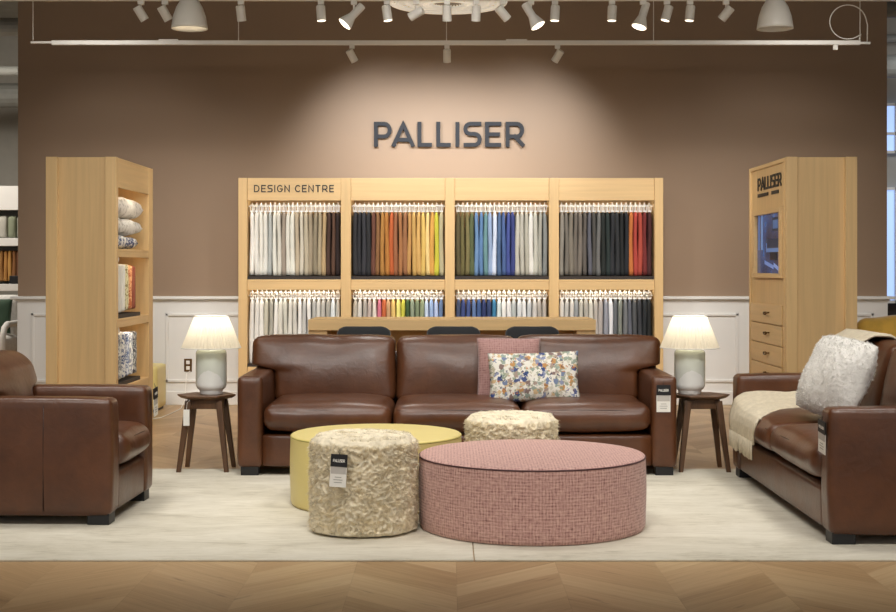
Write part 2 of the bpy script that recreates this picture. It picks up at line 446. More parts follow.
def letters(txt, x0, x1, z0, z1, depth, sw, T, gap=.22, name='letter', mat='signgrey', parent=None, split=True):
    """letters laid from x0 to x1, T maps (x, z, d) to a point; sw stroke width in metres"""
    h = z1-z0-sw; wid = sum((GL[c][0]+gap) if c != ' ' else .55 for c in txt)-gap
    sx = (x1-x0-sw)/wid; x = x0+sw/2; out = []; mb = MB()
    for c in txt:
        if c == ' ': x += .55*sx; continue
        if split: mb = MB()
        for si, st in enumerate(GL[c][1]):
            ribbon(mb, [(x+p[0]*sx, z0+sw/2+p[1]*h) for p in st], sw, depth*(1-.09*si), T)
        x += (GL[c][0]+gap)*sx
        if split: out.append(mb.build(name, mat, parent))
    if not split: out.append(mb.build(name, mat, parent))
    return out

# ================================================================== SETTING
WY = 13.1
struct(MB().box(-9, 9, -1, 20, -.05, 0).build('floor', 'floor'))
struct(MB().box(-9, 9, -1, 20, 4.6, 4.7).build('ceiling', 'concrete'))
struct(MB().box(-9.1, -9, -1, 20, 0, 4.6).build('wall_left', 'greywall'))
struct(MB().box(9, 9.1, -1, 20, 0, 4.6).build('wall_right', 'greywall'))
struct(MB().box(-9.1, 9.1, 20, 20.1, 0, 4.6).build('wall_back', 'greywall'))
WX0, WX1 = PX(18, WY), PX(887, WY)
struct(MB().box(WX0, WX1, WY, WY+.25, 0, 4.3).build('wall_feature', 'wall'))
RZ = PZ(297.5, WY)
struct(MB().box(WX0, WX1, WY-.02, WY, 0, RZ-.03).build('trim_1', 'white'))
mb = MB().box(WX0-.06, WX1+.06, WY-.055, WY+.3, RZ-.018, RZ+.012).box(WX0-.02, WX1+.02, WY-.03, WY-.0, RZ-.034, RZ-.018)
struct(mb.build('trim_2', 'white', bevel=.006))
struct(MB().box(WX0, WX1, WY-.035, WY, 0, .13).build('baseboard_back', 'white', bevel=.006))
k = 3
for a, b in ((32, 148), (166, 282), (622, 738), (756, 873)):
    x0, x1 = PX(a, WY), PX(b, WY); z1, z0 = PZ(313, WY), PZ(382, WY); t = .028
    mb = MB()
    mb.box(x0, x1, WY-.034, WY-.018, z1-t, z1).box(x0, x1, WY-.034, WY-.018, z0, z0+t)
    mb.box(x0, x0+t, WY-.034, WY-.018, z0, z1).box(x1-t, x1, WY-.034, WY-.018, z0, z1)
    struct(mb.build('trim_%d' % k, 'white', bevel=.005)); k += 1

# sign on the wall: letters measured one by one
SY = WY-.012
def T_wall(x, z, d): return (x, SY-d*1.0, z)
sign = thing('wall_sign', 'dark grey capital letter shop sign on the brown wall above the swatch display', 'sign', (0, WY, PZ(134, WY)))
spans = [('P', 374, 391.8), ('A', 392, 414.5), ('L', 417.5, 432.2), ('L', 436.3, 451), ('I', 455.4, 458.6), ('S', 463.3, 481.7), ('E', 485, 501.3), ('R', 505.6, 524.6)]
for c, a, b in spans:
    x0, x1 = PX(a, SY), PX(b, SY); z0, z1 = PZ(147, SY), PZ(122, SY); sw = .037
    mb = MB(); wd = GL[c][0]; sx = (x1-x0-sw)/wd if wd else 1
    for si, st in enumerate(GL[c][1]):
        ribbon(mb, [(x0+sw/2+p[0]*sx, z0+sw/2+p[1]*(z1-z0-sw)) for p in st], sw, .024-.001*si, lambda x, z, d: (x, -.012-.0-d+.0, z-sign.location.z))
    mb.build('letter', 'signgrey', sign)

# ================================================================== RUGS
RX = .11
for a, b, lab in ((-4.6, RX-.002, 'left cream faded rug under the leather armchair'), (RX+.002, 4.6, 'right cream faded rug under the leather loveseat')):
    o = MB().box(a, b, 6.10, 8.86, 0, .010).build('rug', 'rug', bevel=.003)
    tag(o, lab, 'rug', 'cream rugs laid edge to edge')

# ================================================================== SOFAS
def make_sofa(name, label, W, D, n, loc, rz, seed=0, single_back=False, armh=.62, backh=.83, backr=.05, backoff=0):
    t = thing(name, label, 'sofa' if n > 1 else 'armchair', loc, rz)
    aw = .155; hw = W/2; hd = D/2; inner = hw-aw
    # arms
    for s in (-1, 1):
        def aw_(q): return (q.x, q.y, q.z)
        m = soft_box(aw, D-.04, armh-.05, .028, (.008, .006, .008), (10, 30, 20), wr=.003, ws=5, seed=seed+s)
        moved(m, (s*(hw-aw/2), -.0, .05+(armh-.05)/2))
        a = m.build('arm', 'leather', t, smooth=True)
        sm = MB()
        # front edge welt of the arm
        xa, xb = s*(hw-aw/2)-aw/2+.012, s*(hw-aw/2)+aw/2-.012; yy = -hd+.034
        sm.tube([(xa-.0, yy, .07), (xa-.0, yy, armh-.035), (xa+.015, yy, armh-.012), (xb-.015, yy, armh-.012), (xb, yy, armh-.035), (xb, yy, .07)], .0035, 6)
        sm.build('seam', 'seam', a, smooth=True); sm = MB()
        sm.tube([(s*(hw+.006), -.015-.12, .07), (s*(hw+.007), -.015-.12, armh*.6), (s*(hw+.001), -.015-.12, armh-.03)], .0025, 6)
        sm.build('seam', 'seam', a, smooth=True)
    # base with apron
    m = soft_box(2*inner+.01, D-.06, .200, .02, (0, .004, 0), (24, 20, 10)); moved(m, (0, .0, .05+.100))
    m.build('base', 'leather', t, smooth=True)
    m = soft_box(W-.01, .16, .66, .04, (0, .01, .01), (30, 8, 14), wr=.003); moved(m, (0, hd-.085, .05+.33))
    m.build('back_frame', 'leather', t, smooth=True)
    cw = 2*inner/n
    for i in range(n):
        cx = -inner+cw*(i+.5)
        def warp(q, cw=cw):
            y = q.y; z = q.z
            z += .012*max(0, min(1, (-y)/(.35)))*0
            return (q.x, y, z)
        m = soft_box(cw-.006, D-.30, .145, .055, (.0, .022, .034), (34, 30, 14), wr=.006, ws=6, seed=seed+i*2+5)
        moved(m, (cx, -hd+(D-.30)/2-.006, .355))
        s_ = m.build('seat_cushion', 'leather', t, smooth=True)
        sm = MB(); y0 = -hd-.006
        pts = [(cx-cw/2+.03, y0+.02, .405)]+[(cx-cw/2+.06+(cw-.12)*q/10, y0-.006*math.sin(PI*q/10)+.004, .398+.006*math.sin(PI*q/10)) for q in range(11)]+[(cx+cw/2-.03, y0+.02, .405)]
        sm.tube(pts, .003, 6); sm.build('seam', 'seam', s_, smooth=True)
        # back cushion; end ones carry an ear that lies over the arm
        ear_l = i == 0; ear_r = i == n-1
        xl = cx-cw/2-(aw-.002 if ear_l else 0)+.002; xr = cx+cw/2+(aw-.002 if ear_r else 0)-.002
        wd = xr-xl; mid = (xl+xr)/2; bh = backh-.415
        def warpb(q, wd=wd, bh=bh, ear_l=ear_l, ear_r=ear_r):
            x = q.x; z = q.z+bh/2      # z from 0 to bh
            zc = armh-.40+.012         # height of the ledge
            k = 1-max(0, min(1, (z-zc+.02)/.045)); k = k*k*(3-2*k)
            if ear_l and x < 0: x = x*(1-k*(aw-.004)/(wd/2))
            if ear_r and x > 0: x = x*(1-k*(aw-.004)/(wd/2))
            y = q.y
            # lean back and round the crown
            y += z*.21
            return (x, y, z)
        m = soft_box(wd, .21, bh, backr, (.0, .045, .014), (44, 12, 40), warp=warpb, wr=.008, ws=4.5, seed=seed+i*3+11)
        moved(m, (mid, -hd+D-.30-.02+backoff, .40))
        m.build('back_cushion', 'leather', t, smooth=True)
    for sx in (-1, 1):
        for sy in (-1, 1):
            MB().box(sx*(hw-.075)-.055, sx*(hw-.075)+.055, sy*(hd-.09)-.055, sy*(hd-.09)+.055, 0, .056).build('foot', 'black', t, bevel=.004)
    return t
RT = .010
SOFA = make_sofa('leather_sofa', 'long three seat brown leather sofa facing forward behind the round ottomans', 2.69, .98, 3, (.049, 9.024, RT), 0, 1, armh=.605, backh=.83)
CHAIR = make_sofa('leather_armchair', 'brown leather armchair seen from its side at the left edge', .86, .98, 1, (-1.652-.47, 7.336, RT), R(88.4), 21, armh=.622, backh=.825, backr=.085, backoff=.05)
LOVE = make_sofa('leather_loveseat', 'brown leather loveseat at right with a white shaggy pillow and cream throw', 2.20, .98, 2, (1.743+.47, 7.506, RT), R(-90), 41, armh=.622, backh=.87)

# ================================================================== OTTOMANS
def round_ottoman(name, label, x, y, r, h, mat, piping, seam=True):
    t = thing(name, label, 'ottoman', (x, y, RT))
    rr = .016; prof = [(0.001, .001), (r-.03, .001), (r-.006, .004), (r, .02)]+[(r+.004*math.sin(PI*k/12), .05+(h-.05-rr)*k/12) for k in range(1, 13)]
    prof += [(r-rr+rr*math.cos(a), h-rr+rr*math.sin(a)) for a in [PI/2*k/5 for k in range(1, 6)]]
    prof += [((r-rr-.004)*(1-k/8)+.0005, h+.012*(1-(1-k/8)**2)) for k in range(0, 9)]
    mb = MB().lathe(prof, 96)
    def uvf(co, p):
        if p.normal.z > .6: return (co.x, co.y)
        a = math.atan2(co.y, co.x)
        ca = math.atan2(p.center.y, p.center.x)
        if a-ca > PI: a -= 2*PI
        if ca-a > PI: a += 2*PI
        return (a*r, co.z)
    mb.build('body', mat, t, smooth=True, uvf=uvf)
    MB().lathe([(.001, 0), (r-.05, 0), (r-.05, .022), (.001, .022)], 64).build('plinth', 'black', t)
    pm = plain(name+'_piping', piping, .6)
    MB().tube([((r-.002)*math.cos(2*PI*k/96), (r-.002)*math.sin(2*PI*k/96), h-rr*.7) for k in range(96)], .0045, 6, True).build('piping', pm, t, smooth=True)
    if seam:
        for a in (250, 160, 340):
            ca, sa = math.cos(R(a)), math.sin(R(a))
            MB().tube([(ca*(r+.004), sa*(r+.004), .04), (ca*(r+.0045), sa*(r+.0045), h*.5), (ca*(r+.001), sa*(r+.001), h-.02)], .0016, 5).build('seam', pm, t)
    return t
round_ottoman('round_ottoman', 'wide round ottoman in pink woven tweed with dark piping', .410, 6.93, .558, .356, 'pink', '4A2A2C', False)
round_ottoman('round_ottoman', 'wide round yellow vinyl ottoman behind the tagged fur pouf', -.395, 7.60, .462, .376, 'yellow', 'B9AC62', False)

def fur_strands(P, Nn, length, width, clump, curl, drop, seed):
    """tapered, bent tufts as one mesh; P, Nn arrays of roots and normals"""
    rng = np.random.RandomState(seed); n = len(P)
    def fld(s, off): return np.array([noise.noise(Vector(p)*s+Vector(off)) for p in P])
    cx, cy, cz = fld(clump, (0, 0, 0)), fld(clump, (7, 3, 1)), fld(clump, (2, 9, 5))
    bend = np.stack([cx, cy, cz], 1)*curl + rng.normal(0, .18, (n, 3))*curl
    bend[:, 2] -= drop
    L = length*(.6+.6*rng.rand(n))[:, None]*(1+.6*fld(clump*1.7, (4, 4, 4)))[:, None]
    side = np.cross(Nn, rng.normal(0, 1, (n, 3))); side /= np.linalg.norm(side, axis=1)[:, None]+1e-9
    side *= width
    b0 = P-Nn*.006; m1 = P+Nn*L*.45+bend*L*.35; tip = P+Nn*L*.75+bend*L*1.1
    V = np.stack([b0-side, b0+side, m1+side*.8, m1-side*.8, tip+side*.15, tip-side*.15], 1).reshape(-1, 3)
    base = (np.arange(n)*6)[:, None]
    Fq = np.concatenate([base+np.array([[0, 1, 2, 3]]), base+np.array([[3, 2, 4, 5]])], 1).reshape(-1, 4)
    nn = Nn+bend*.45; nn /= np.linalg.norm(nn, axis=1)[:, None]+1e-9
    return V, (Fq, np.repeat(nn, 6, axis=0))
def np_mesh(name, V, FN, mat, parent):
    Fq, NV = FN
    me = bpy.data.meshes.new(name); me.vertices.add(len(V)); me.vertices.foreach_set('co', V.astype(np.float32).ravel())
    me.loops.add(Fq.size); me.loops.foreach_set('vertex_index', Fq.astype(np.int32).ravel())
    me.polygons.add(len(Fq)); me.polygons.foreach_set('loop_start', np.arange(0, Fq.size, 4, dtype=np.int32))
    me.polygons.foreach_set('loop_total', np.full(len(Fq), 4, dtype=np.int32)); me.update(calc_edges=True)
    me.polygons.foreach_set('use_smooth', [True]*len(Fq))
    me.materials.append(M[mat]); o = bpy.data.objects.new(name, me); COL.objects.link(o); o.parent = parent; return o
def woolly(q, amp, sc_):
    """curly fleece relief: warped ridged noise"""
    w_ = noise.noise_vector(q*sc_*.5)*.5
    a = 1-abs(noise.noise(q*sc_+w_*2.2)); b_ = 1-abs(noise.noise(q*sc_*2.1+w_*3+Vector((5, 1, 2))))
    return amp*(a*a*.62+b_*b_*.38-.55)
def fur_ottoman(label, x, y, r, h, seed, group=None):
    t = thing('fur_ottoman', label, 'ottoman', (x, y, RT), 0, group)
    rb = r-.012; S = Vector((seed, seed*.7, 0))
    prof = [(.001, .006), (rb-.02, .006), (rb-.004, .012)]+[(rb, .016+(h-.066)*k/96) for k in range(1, 97)]
    prof += [(rb-.045+.045*math.cos(PI/2*k/12), h-.050+.045*math.sin(PI/2*k/12)) for k in range(1, 13)]
    prof += [((rb-.045)*(1-k/30)+.001, h-.005) for k in range(1, 30)]
    n0 = len(prof)
    def lump(rr, z, a, k):
        if k < 2: return (rr, z)
        q = Vector((math.cos(a)*rr, math.sin(a)*rr, z))+S
        top = max(0, min(1, (z-(h-.05))/.045))
        d = woolly(q, .034 if top < .5 else .013, 36)+noise.noise(q*9)*.006
        return (max(.001, rr+d*(1-top)), z+d*top)
    MB().lathe(prof, 280, lump).build('body', 'fur', t, smooth=True)
    rng = np.random.RandomState(seed); n = 30000
    a = rng.rand(n)*2*PI; z = rng.rand(n)*(h-.05)+.02
    rr = np.array([rb+woolly(Vector((math.cos(q)*rb, math.sin(q)*rb, zz))+S, .034, 36) for q, zz in zip(a, z)])
    P = np.stack([rr*np.cos(a), rr*np.sin(a), z], 1); Nn = np.stack([np.cos(a), np.sin(a), np.zeros(n)], 1)
    V, Fq = fur_strands(P, Nn, .010, .0011, 30, 1.3, .35, seed)
    V[:, 2] = np.maximum(V[:, 2], .002)
    np_mesh('fur', V, Fq, 'furhair', t)
    n2 = 9000; rr = (rb-.02)*np.sqrt(rng.rand(n2)); a = rng.rand(n2)*2*PI
    P = np.stack([rr*np.cos(a), rr*np.sin(a), np.full(n2, h-.008)], 1); Nn = np.tile(np.array([[0, 0, 1.0]]), (n2, 1))
    V, Fq = fur_strands(P, Nn, .007, .0011, 22, 1.3, .1, seed+1)
    np_mesh('top_fur', V, Fq, 'furtophair', t)
    return t
fur_ottoman('cream shaggy fur drum pouf in front with a black and white tag', -.414, 6.80, .264, .468, 3)
fur_ottoman('cream shaggy fur drum pouf between the pink ottoman and the sofa', .353, 7.89, .262, .45, 9)

# ================================================================== PILLOWS
def pillow_mb(w_, h, th, n=28, p=2.2, pinch=.05, wr=.006, seed=0, e=.55):
    mb = MB(); ids = {}
    for s in (1, -1):
        for i in range(n+1):
            for j in range(n+1):
                u = i/n*2-1; v = j/n*2-1
                edge = i in (0, n) or j in (0, n)
                if edge and s == -1: ids[(s, i, j)] = ids[(1, i, j)]; continue
                x = u*w_/2*(1-pinch*(1-u*u)*0-pinch*(v*v < 2)*(1-v*v)*abs(u)**3*1.0)
                z = v*h/2*(1-pinch*(1-u*u)*abs(v)**3)
                tt = th/2*((1-abs(u)**p)*(1-abs(v)**p))**e if not edge else 0
                q = Vector((x*5+seed, z*5, s*2)); tt *= 1+.25*noise.noise(q)
                mb.v.append((x+noise.noise(q*1.7)*wr, -s*tt, z+noise.noise(q*1.3)*wr)); ids[(s, i, j)] = len(mb.v)-1
        for i in range(n):
            for j in range(n):
                q = [ids[(s, i, j)], ids[(s, i+1, j)], ids[(s, i+1, j+1)], ids[(s, i, j+1)]]
                mb.f.append(tuple(q if s == 1 else q[::-1]))
    return mb
def pillow(name, label, w_, h, th, mat, loc, rot, seed=0, group=None, **kw):
    o = pillow_mb(w_, h, th, seed=seed, **kw).build(name, mat, smooth=True, uvf=lambda co, p: (co.x, co.z))
    o.location = loc; o.rotation_euler = rot; return tag(o, label, 'pillow', group)
pillow('throw_pillow', 'square pink woven pillow leaning on the sofa behind the floral pillow', .41, .41, .13, 'pinkpillow', (PX(509, 9.0), 9.02, .630), (R(-14), 0, 0), 2, pinch=.03)
pillow('lumbar_pillow', 'rectangular floral pillow in white, blue and orange on the sofa', .575, .32, .14, 'floral', (PX(534, 8.82), 8.83, .592), (R(-16), R(-1.5), R(0)), 5, pinch=.03)
# shaggy white pillow on the loveseat
t = thing('shaggy_pillow', 'square white shaggy pillow leaning on the back of the loveseat', 'pillow', (2.075, 7.50, .70))
t.rotation_euler = (R(-24), R(6), R(-60))
mb = pillow_mb(.42, .43, .22, n=110, pinch=.0, wr=.008, seed=8)
mb.v = [(x_*(1-.06*min(1, abs(z_/.21))**4), y_, z_*(1-.06*min(1, abs(x_/.21))**4)) for x_, y_, z_ in mb.v]
mb.v = [tuple(Vector(p)*(1+woolly(Vector(p), .025, 34))) for p in mb.v]
ob = mb.build('pillow_body', 'whitefur', t, smooth=True)
me = ob.data; rng = np.random.RandomState(4)
ar = np.array([p.area for p in me.polygons]); idx = rng.choice(len(ar), 26000, p=ar/ar.sum())
Pp = []; Nv = []
for i in idx:
    p = me.polygons[i]; vs = [me.vertices[k].co for k in p.vertices]; a, b = rng.rand(), rng.rand()
    q = vs[0].lerp(vs[1], a).lerp(vs[3].lerp(vs[2], a), b); Pp.append(tuple(q)); Nv.append(tuple(p.normal))
V, Fq = fur_strands(np.array(Pp), np.array(Nv), .007, .0011, 45, 1.4, .05, 6)
np_mesh('fur', V, Fq, 'whitehair', t)

# throw blanket ----------------------------------------------------------
def throw():
    t = thing('throw_blanket', 'cream knitted throw with fringe draped over the far end of the loveseat', 'blanket', (2.2, 8.0, .47))
    L = t.location; mb = MB()
    # stations: (X, Z, Yfar, Ynear)
    st = [(1.705, .290, 8.41, 7.82), (1.700, .34, 8.42, 7.80), (1.698, .38, 8.43, 7.77), (1.708, .42, 8.44, 7.76), (1.735, .455, 8.445, 7.78), (1.78, .478, 8.445, 7.86),
          (1.86, .488, 8.445, 7.98), (1.95, .490, 8.445, 8.08), (2.05, .490, 8.44, 8.12), (2.14, .50, 8.44, 8.02), (2.185, .56, 8.42, 7.92), (2.205, .66, 8.4, 7.86), (2.235, .78, 8.38, 7.82),
          (2.28, .862, 8.36, 7.78), (2.36, .905, 8.35, 7.78), (2.46, .90, 8.34, 7.78), (2.53, .86, 8.33, 7.78), (2.56, .80, 8.32, 7.78)]
    # resample
    def interp(k):
        i = min(int(k), len(st)-2); f = k-i; return [st[i][c]*(1-f)+st[i+1][c]*f for c in range(4)]
    ns, nw = 70, 30; rows = []
    for a in range(ns+1):
        X, Z, ya, yb = interp(a/ns*(len(st)-1)); row = []
        for j in range(nw+1):
            v = j/nw; y = ya+(yb-ya)*v
            kk = a/ns*(len(st)-1)
            rise = max(0, (1-v*2.2))**1.5*.045*(1 if 4 < kk < 10 else (max(0, kk-3) if kk <= 4 else max(0, 11-kk)))
            fold = .010*math.sin(v*26+X*6)+.006*math.sin(v*60+X*3)
            if kk < 4: dx, dz = -abs(fold)*.6-.006, 0
            elif kk < 10: dx, dz = 0, abs(fold)+.004
            elif kk < 14: dx, dz = -abs(fold), 0
            else: dx, dz = 0, abs(fold)
            row.append((X+dx-.0-L.x, y-L.y, Z+dz+rise-L.z-(.022*v**3+.010 if 4 <= kk <= 10 else 0)))
        rows.append(row)
    vs = [p for r_ in rows for p in r_]
    fs = [(a*(nw+1)+j, (a+1)*(nw+1)+j, (a+1)*(nw+1)+j+1, a*(nw+1)+j+1) for a in range(ns) for j in range(nw)]
    mb.add(vs, fs); o = mb.build('cloth', 'throw', t, smooth=True)
    sd = o.modifiers.new('sol', 'SOLIDIFY'); sd.thickness = .010; sd.offset = 1
    fr = MB(); row = rows[0]
    for q in range(30):
        v = q/29*nw; j = min(int(v), nw-1); f = v-j; p = Vector(row[j]).lerp(Vector(row[j+1]), f)
        r1 = random.uniform(-.012, .012)
        fr.tube([p+Vector((-.005, 0, .02)), p+Vector((-.006, r1*.4, -.025)), p+Vector((-.004, r1, -.075-random.random()*.015))], .0050, 5)
    fr.build('fringe', 'throw', t, smooth=True)
throw()

# ================================================================== HANG TAGS
def price_tag(label, loc, rot, w_=.075, h=.15, fan=0):
    t = thing('price_tag', label, 'tag', loc, 0, None); t.rotation_euler = rot
    MB().box(-w_/2, w_/2, -.0015, .0015, -h, -h*.36).build('white_card', 'paper', t)
    MB().box(-w_*.46, w_*.46, -.0022, .0018, -h*.60, -h*.36).build('grey_card', 'greycard', t)
    b = MB().box(-w_/2, w_/2, -.004, .0025, -h*.38, 0).build('black_flap', 'black', t)
    letters('PALLISER', -w_*.36, w_*.36, -h*.24, -h*.15, .0006, .0022, lambda x, z, d: (x, -.0041-d, z), name='lettering', mat='paper', parent=b, split=False)
    mb = MB()
    for k, ww in enumerate((.5, .7, .6)):
        mb.box(-w_*ww*.4, w_*ww*.4, -.0026, -.0015, -h*(.70+.08*k)-.0015, -h*(.70+.08*k)+.0015)
    mb.build('printed_lines', 'ink', t)
    MB().tube([(0, -.001, -.004), (-.004, .0, .012), (.0, .004, .024), (.003, .0, .010), (0, -.001, -.004)], .001, 5).build('string', 'black', t)
    return t
price_tag('price tag on the right arm of the long leather sofa', (PX(663.5, 8.54), 8.54, PZ(385, 8.54)), (0, 0, 0), .085, .165)
price_tag('price tag hanging on the shaggy front pouf', (PX(340, 6.55), 6.522, PZ(453.5, 6.55)), (R(-3), R(3), R(-6)), .078, .152)
price_tag('price tag twisted edge-on at the front of the loveseat arm', (1.722, 6.46, PZ(421, 6.45)), (R(4), R(10), R(-80)), .075, .155)
price_tag('price tag hanging off the far arm of the leather armchair', (-1.618, 7.71, PZ(388, 7.7)), (R(0), R(-6), R(86)), .075, .155)

# ================================================================== SIDE TABLES + LAMPS
def side_table(label, x, y, rz, group):
    t = thing('side_table', label, 'table', (x, y, 0), rz, group)
    h = .482; vs = []; n = 6
    def out(r):
        pts = []
        for k in range(60):
            a = 2*PI*k/60
            # soft hexagon with its tips on the x axis
            m_ = a % (PI/3); hexr = math.cos(PI/6)/math.cos(m_-PI/6)
            pts.append((r*hexr*math.cos(a), r*hexr*math.sin(a)))
        return pts
    mb = MB(); o1 = out(.185); o0 = out(.160)
    vs = [(p[0], p[1], h) for p in o1]+[(p[0], p[1], h-.008) for p in o1]+[(p[0], p[1], h-.024) for p in o0]
    fs = [tuple(range(60)), tuple(range(120, 180))[::-1]]
    for q in range(2):
        for k in range(60): fs.append((q*60+k, (q+1)*60+k, (q+1)*60+(k+1) % 60, q*60+(k+1) % 60))
    mb.add(vs, fs).build('table_top', 'walnutx', t, bevel=.002)
    MB().box(-.105, .105, -.105, .105, h-.085, h-.024).build('apron', 'walnut', t, bevel=.006)
    for sx in (-1, 1):
        for sy in (-1, 1):
            MB().bar((sx*.095, sy*.095, h-.035), (sx*.15, sy*.15, 0), .030, .019, sq=True).build('leg', 'walnut', t, bevel=.004)
    return t
TL = (PX(208.5, 8.93), 8.86); TR = (PX(700.5, 8.86), 8.86)
side_table('small walnut side table between the cabinet and the left end of the sofa', TL[0], TL[1], 0, 'walnut side tables beside the sofa')
side_table('small walnut side table between the long sofa and the loveseat', TR[0], TR[1], 0, 'walnut side tables beside the sofa')

def glaze_mat():
    m, nt, b = newmat('celadon_glaze')
    v = coords(nt); sp = nt.nodes.new('ShaderNodeSeparateXYZ'); nt.links.new(v, sp.inputs[0])
    # white fan shape at the bottom front and back: ellipse in x,z
    ax = mth(nt, 'DIVIDE', sp.outputs[0], .088); az = mth(nt, 'DIVIDE', mth(nt, 'SUBTRACT', sp.outputs[2], .03), .125)
    d = mth(nt, 'ADD', mth(nt, 'MULTIPLY', ax, ax), mth(nt, 'MULTIPLY', az, az))
    d = mth(nt, 'ADD', d, mth(nt, 'MULTIPLY', noise_tex(nt, coords(nt, 'Object', (60, 60, 4)), 1, 1), .25))
    fan = mth(nt, 'LESS_THAN', d, 1.1)
    g = ramp(nt, mth(nt, 'MULTIPLY', sp.outputs[2], 3.4), [(.1, lin('E6E8E2')), (.6, lin('DCE0D6')), (1, lin('CCD3C2'))])
    nt.links.new(mixc(nt, fan, g, lin('F2F2EF')), b.inputs['Base Color'])
    b.inputs['Roughness'].default_value = .22; b.inputs['Coat Weight'].default_value = .3
    return m
M['glaze'] = glaze_mat()
def shade_mat():
    m, nt, b = newmat('pleated_shade'); out = nt.nodes['Material Output']
    b.inputs['Base Color'].default_value = lin('EFE6D2'); b.inputs['Roughness'].default_value = .8
    tr = nt.nodes.new('ShaderNodeBsdfTranslucent'); tr.inputs[0].default_value = lin('FBF4E6')
    mx = nt.nodes.new('ShaderNodeMixShader'); mx.inputs[0].default_value = .55
    nt.links.new(b.outputs[0], mx.inputs[1]); nt.links.new(tr.outputs[0], mx.inputs[2]); nt.links.new(mx.outputs[0], out.inputs[0])
    return m
M['shade'] = shade_mat()
def lamp(label, x, y, z, power):
    t = thing('table_lamp', label, 'lamp', (x, y, z), 0, 'pleated table lamps')
    rb = .097
    prof = [(.001, 0), (.068, 0), (.072, .004), (.072, .022), (.076, .028), (.086, .036), (.093, .048), (rb, .066), (rb, .255), (rb-.003, .270), (rb-.012, .28), (.02, .284), (.001, .284)]
    MB().lathe(prof, 48).build('lamp_base', 'glaze', t, smooth=True)
    MB().bar((0, 0, .28), (0, 0, .37), .010).build('lamp_stem', 'brass', t)
    n = 96; z0, z1, r0, r1 = .293, .493, .185, .102
    def pleat(r_, z_, a, k): return (r_+(.003 if int(round(a/(2*PI)*n)) % 2 else -.003), z_)
    sh = MB().lathe([(r0+(r1-r0)*k/6, z0+(z1-z0)*k/6) for k in range(7)], n, pleat)
    so = sh.build('lamp_shade', 'shade', t)
    rm = MB(); 
    for r_, z_ in ((r0, z0), (r1, z1)): rm.tube([(r_*math.cos(2*PI*k/48), r_*math.sin(2*PI*k/48), z_) for k in range(48)], .0035, 6, True)
    rm.build('shade_trim', 'paper', so, smooth=True)
    MB().lathe([(.001, .37), (.016, .372), (.028, .395), (.028, .412), (.016, .432), (.001, .438)], 16).build('bulb', 'bulbemit', t, smooth=True)
    l = bpy.data.lights.new('bulb_light', 'POINT'); l.energy = power; l.shadow_soft_size = .03; l.color = (1, .94, .82)
    o = bpy.data.objects.new('bulb_light', l); COL.objects.link(o); o.location = (x, y, z+.455)
    return t
lamp('lit table lamp with pleated shade on the left side table', PX(211, 8.85), 8.86, .483, 1.3)
lamp('lit table lamp with pleated shade on the right side table', PX(690, 8.85), 8.86, .483, 1.3)

# ================================================================== SWATCH DISPLAY
DY = 12.45
dx0, dx1 = PX(238.5, DY), PX(663, DY); dz = PZ(178, DY)
disp = thing('swatch_display', 'wide four bay oak display of hanging fabric swatches below the wall sign', 'display cabinet', (0, DY, 0))
def bx(x0, x1, y0, y1, z0, z1, name, mat='oak', par=None, bevel=.003):
    return MB().box(x0, x1, y0, y1, z0, z1).build(name, mat, par, bevel=bevel)
stx = [(238.5, 247.3), (341, 351), (445, 454.7), (549, 558.8), (654.3, 663)]
for a, b in stx: bx(PX(a, DY), PX(b, DY), -.015, .60, 0, dz, 'upright', 'oak', disp)
zt = PZ(200.5, DY); zm1, zm0 = PZ(279.5, DY), PZ(290, DY); zb = .40
BAYS = []
for k in range(4):
    a, b = PX(stx[k][1], DY), PX(stx[k+1][0], DY); BAYS.append((a, b))
    bx(a, b, 0, .05, zt, dz, 'header', 'oakx', disp)
    bx(a, b, .05, .60, dz-.03, dz, 'top_panel', 'oakx', disp, 0)
    bx(a, b, 0, .56, zm1-.02, zm1, 'shelf', 'oakx', disp)
    bx(a, b, 0, .03, zm0, zm1-.02, 'shelf_rail', 'oakx', disp)
    bx(a, b, 0, .56, zb-.09, zb, 'shelf', 'oakx', disp)
    bx(a, b, .01, .05, .10, zb-.09, 'kick_panel', 'oakx', disp)
    bx(a, b, .56, .585, .1, dz-.03, 'back_panel', 'oak', disp, 0)
    bx(a+.002, b-.002, .012, .50, zm1, zm1+.030, 'tray', 'dark', disp, 0)
    bx(a+.002, b-.002, .012, .50, zb, zb+.030, 'tray', 'dark', disp, 0)
    for z in (PZ(206.5, DY+.15), PZ(295.5, DY+.15)):
        MB().bar((a, .10, z), (b, .10, z), .006).build('hanging_rail', 'metalwhite', disp)
    for z in (zt, zm0):
        yy = .05 if z == zt else .03
        bx(a+.03, b-.03, yy+.001, yy+.010, z+.022, z+.034, 'light_strip', 'led', disp, 0)
        area(((a+b)/2, DY+yy+.012, z+.018), ((a+b)/2, DY+.34, z-.55), .7, b-a-.08, .012, (1, .93, .80))
def T_hd(x, z, d): return (x, -.001-d, z)
letters('DESIGN CENTRE', PX(254, DY), PX(334, DY), PZ(192.2, DY), PZ(185, DY), .006, .009, T_hd, gap=.42, name='lettering', mat='signblack', parent=disp, split=False)

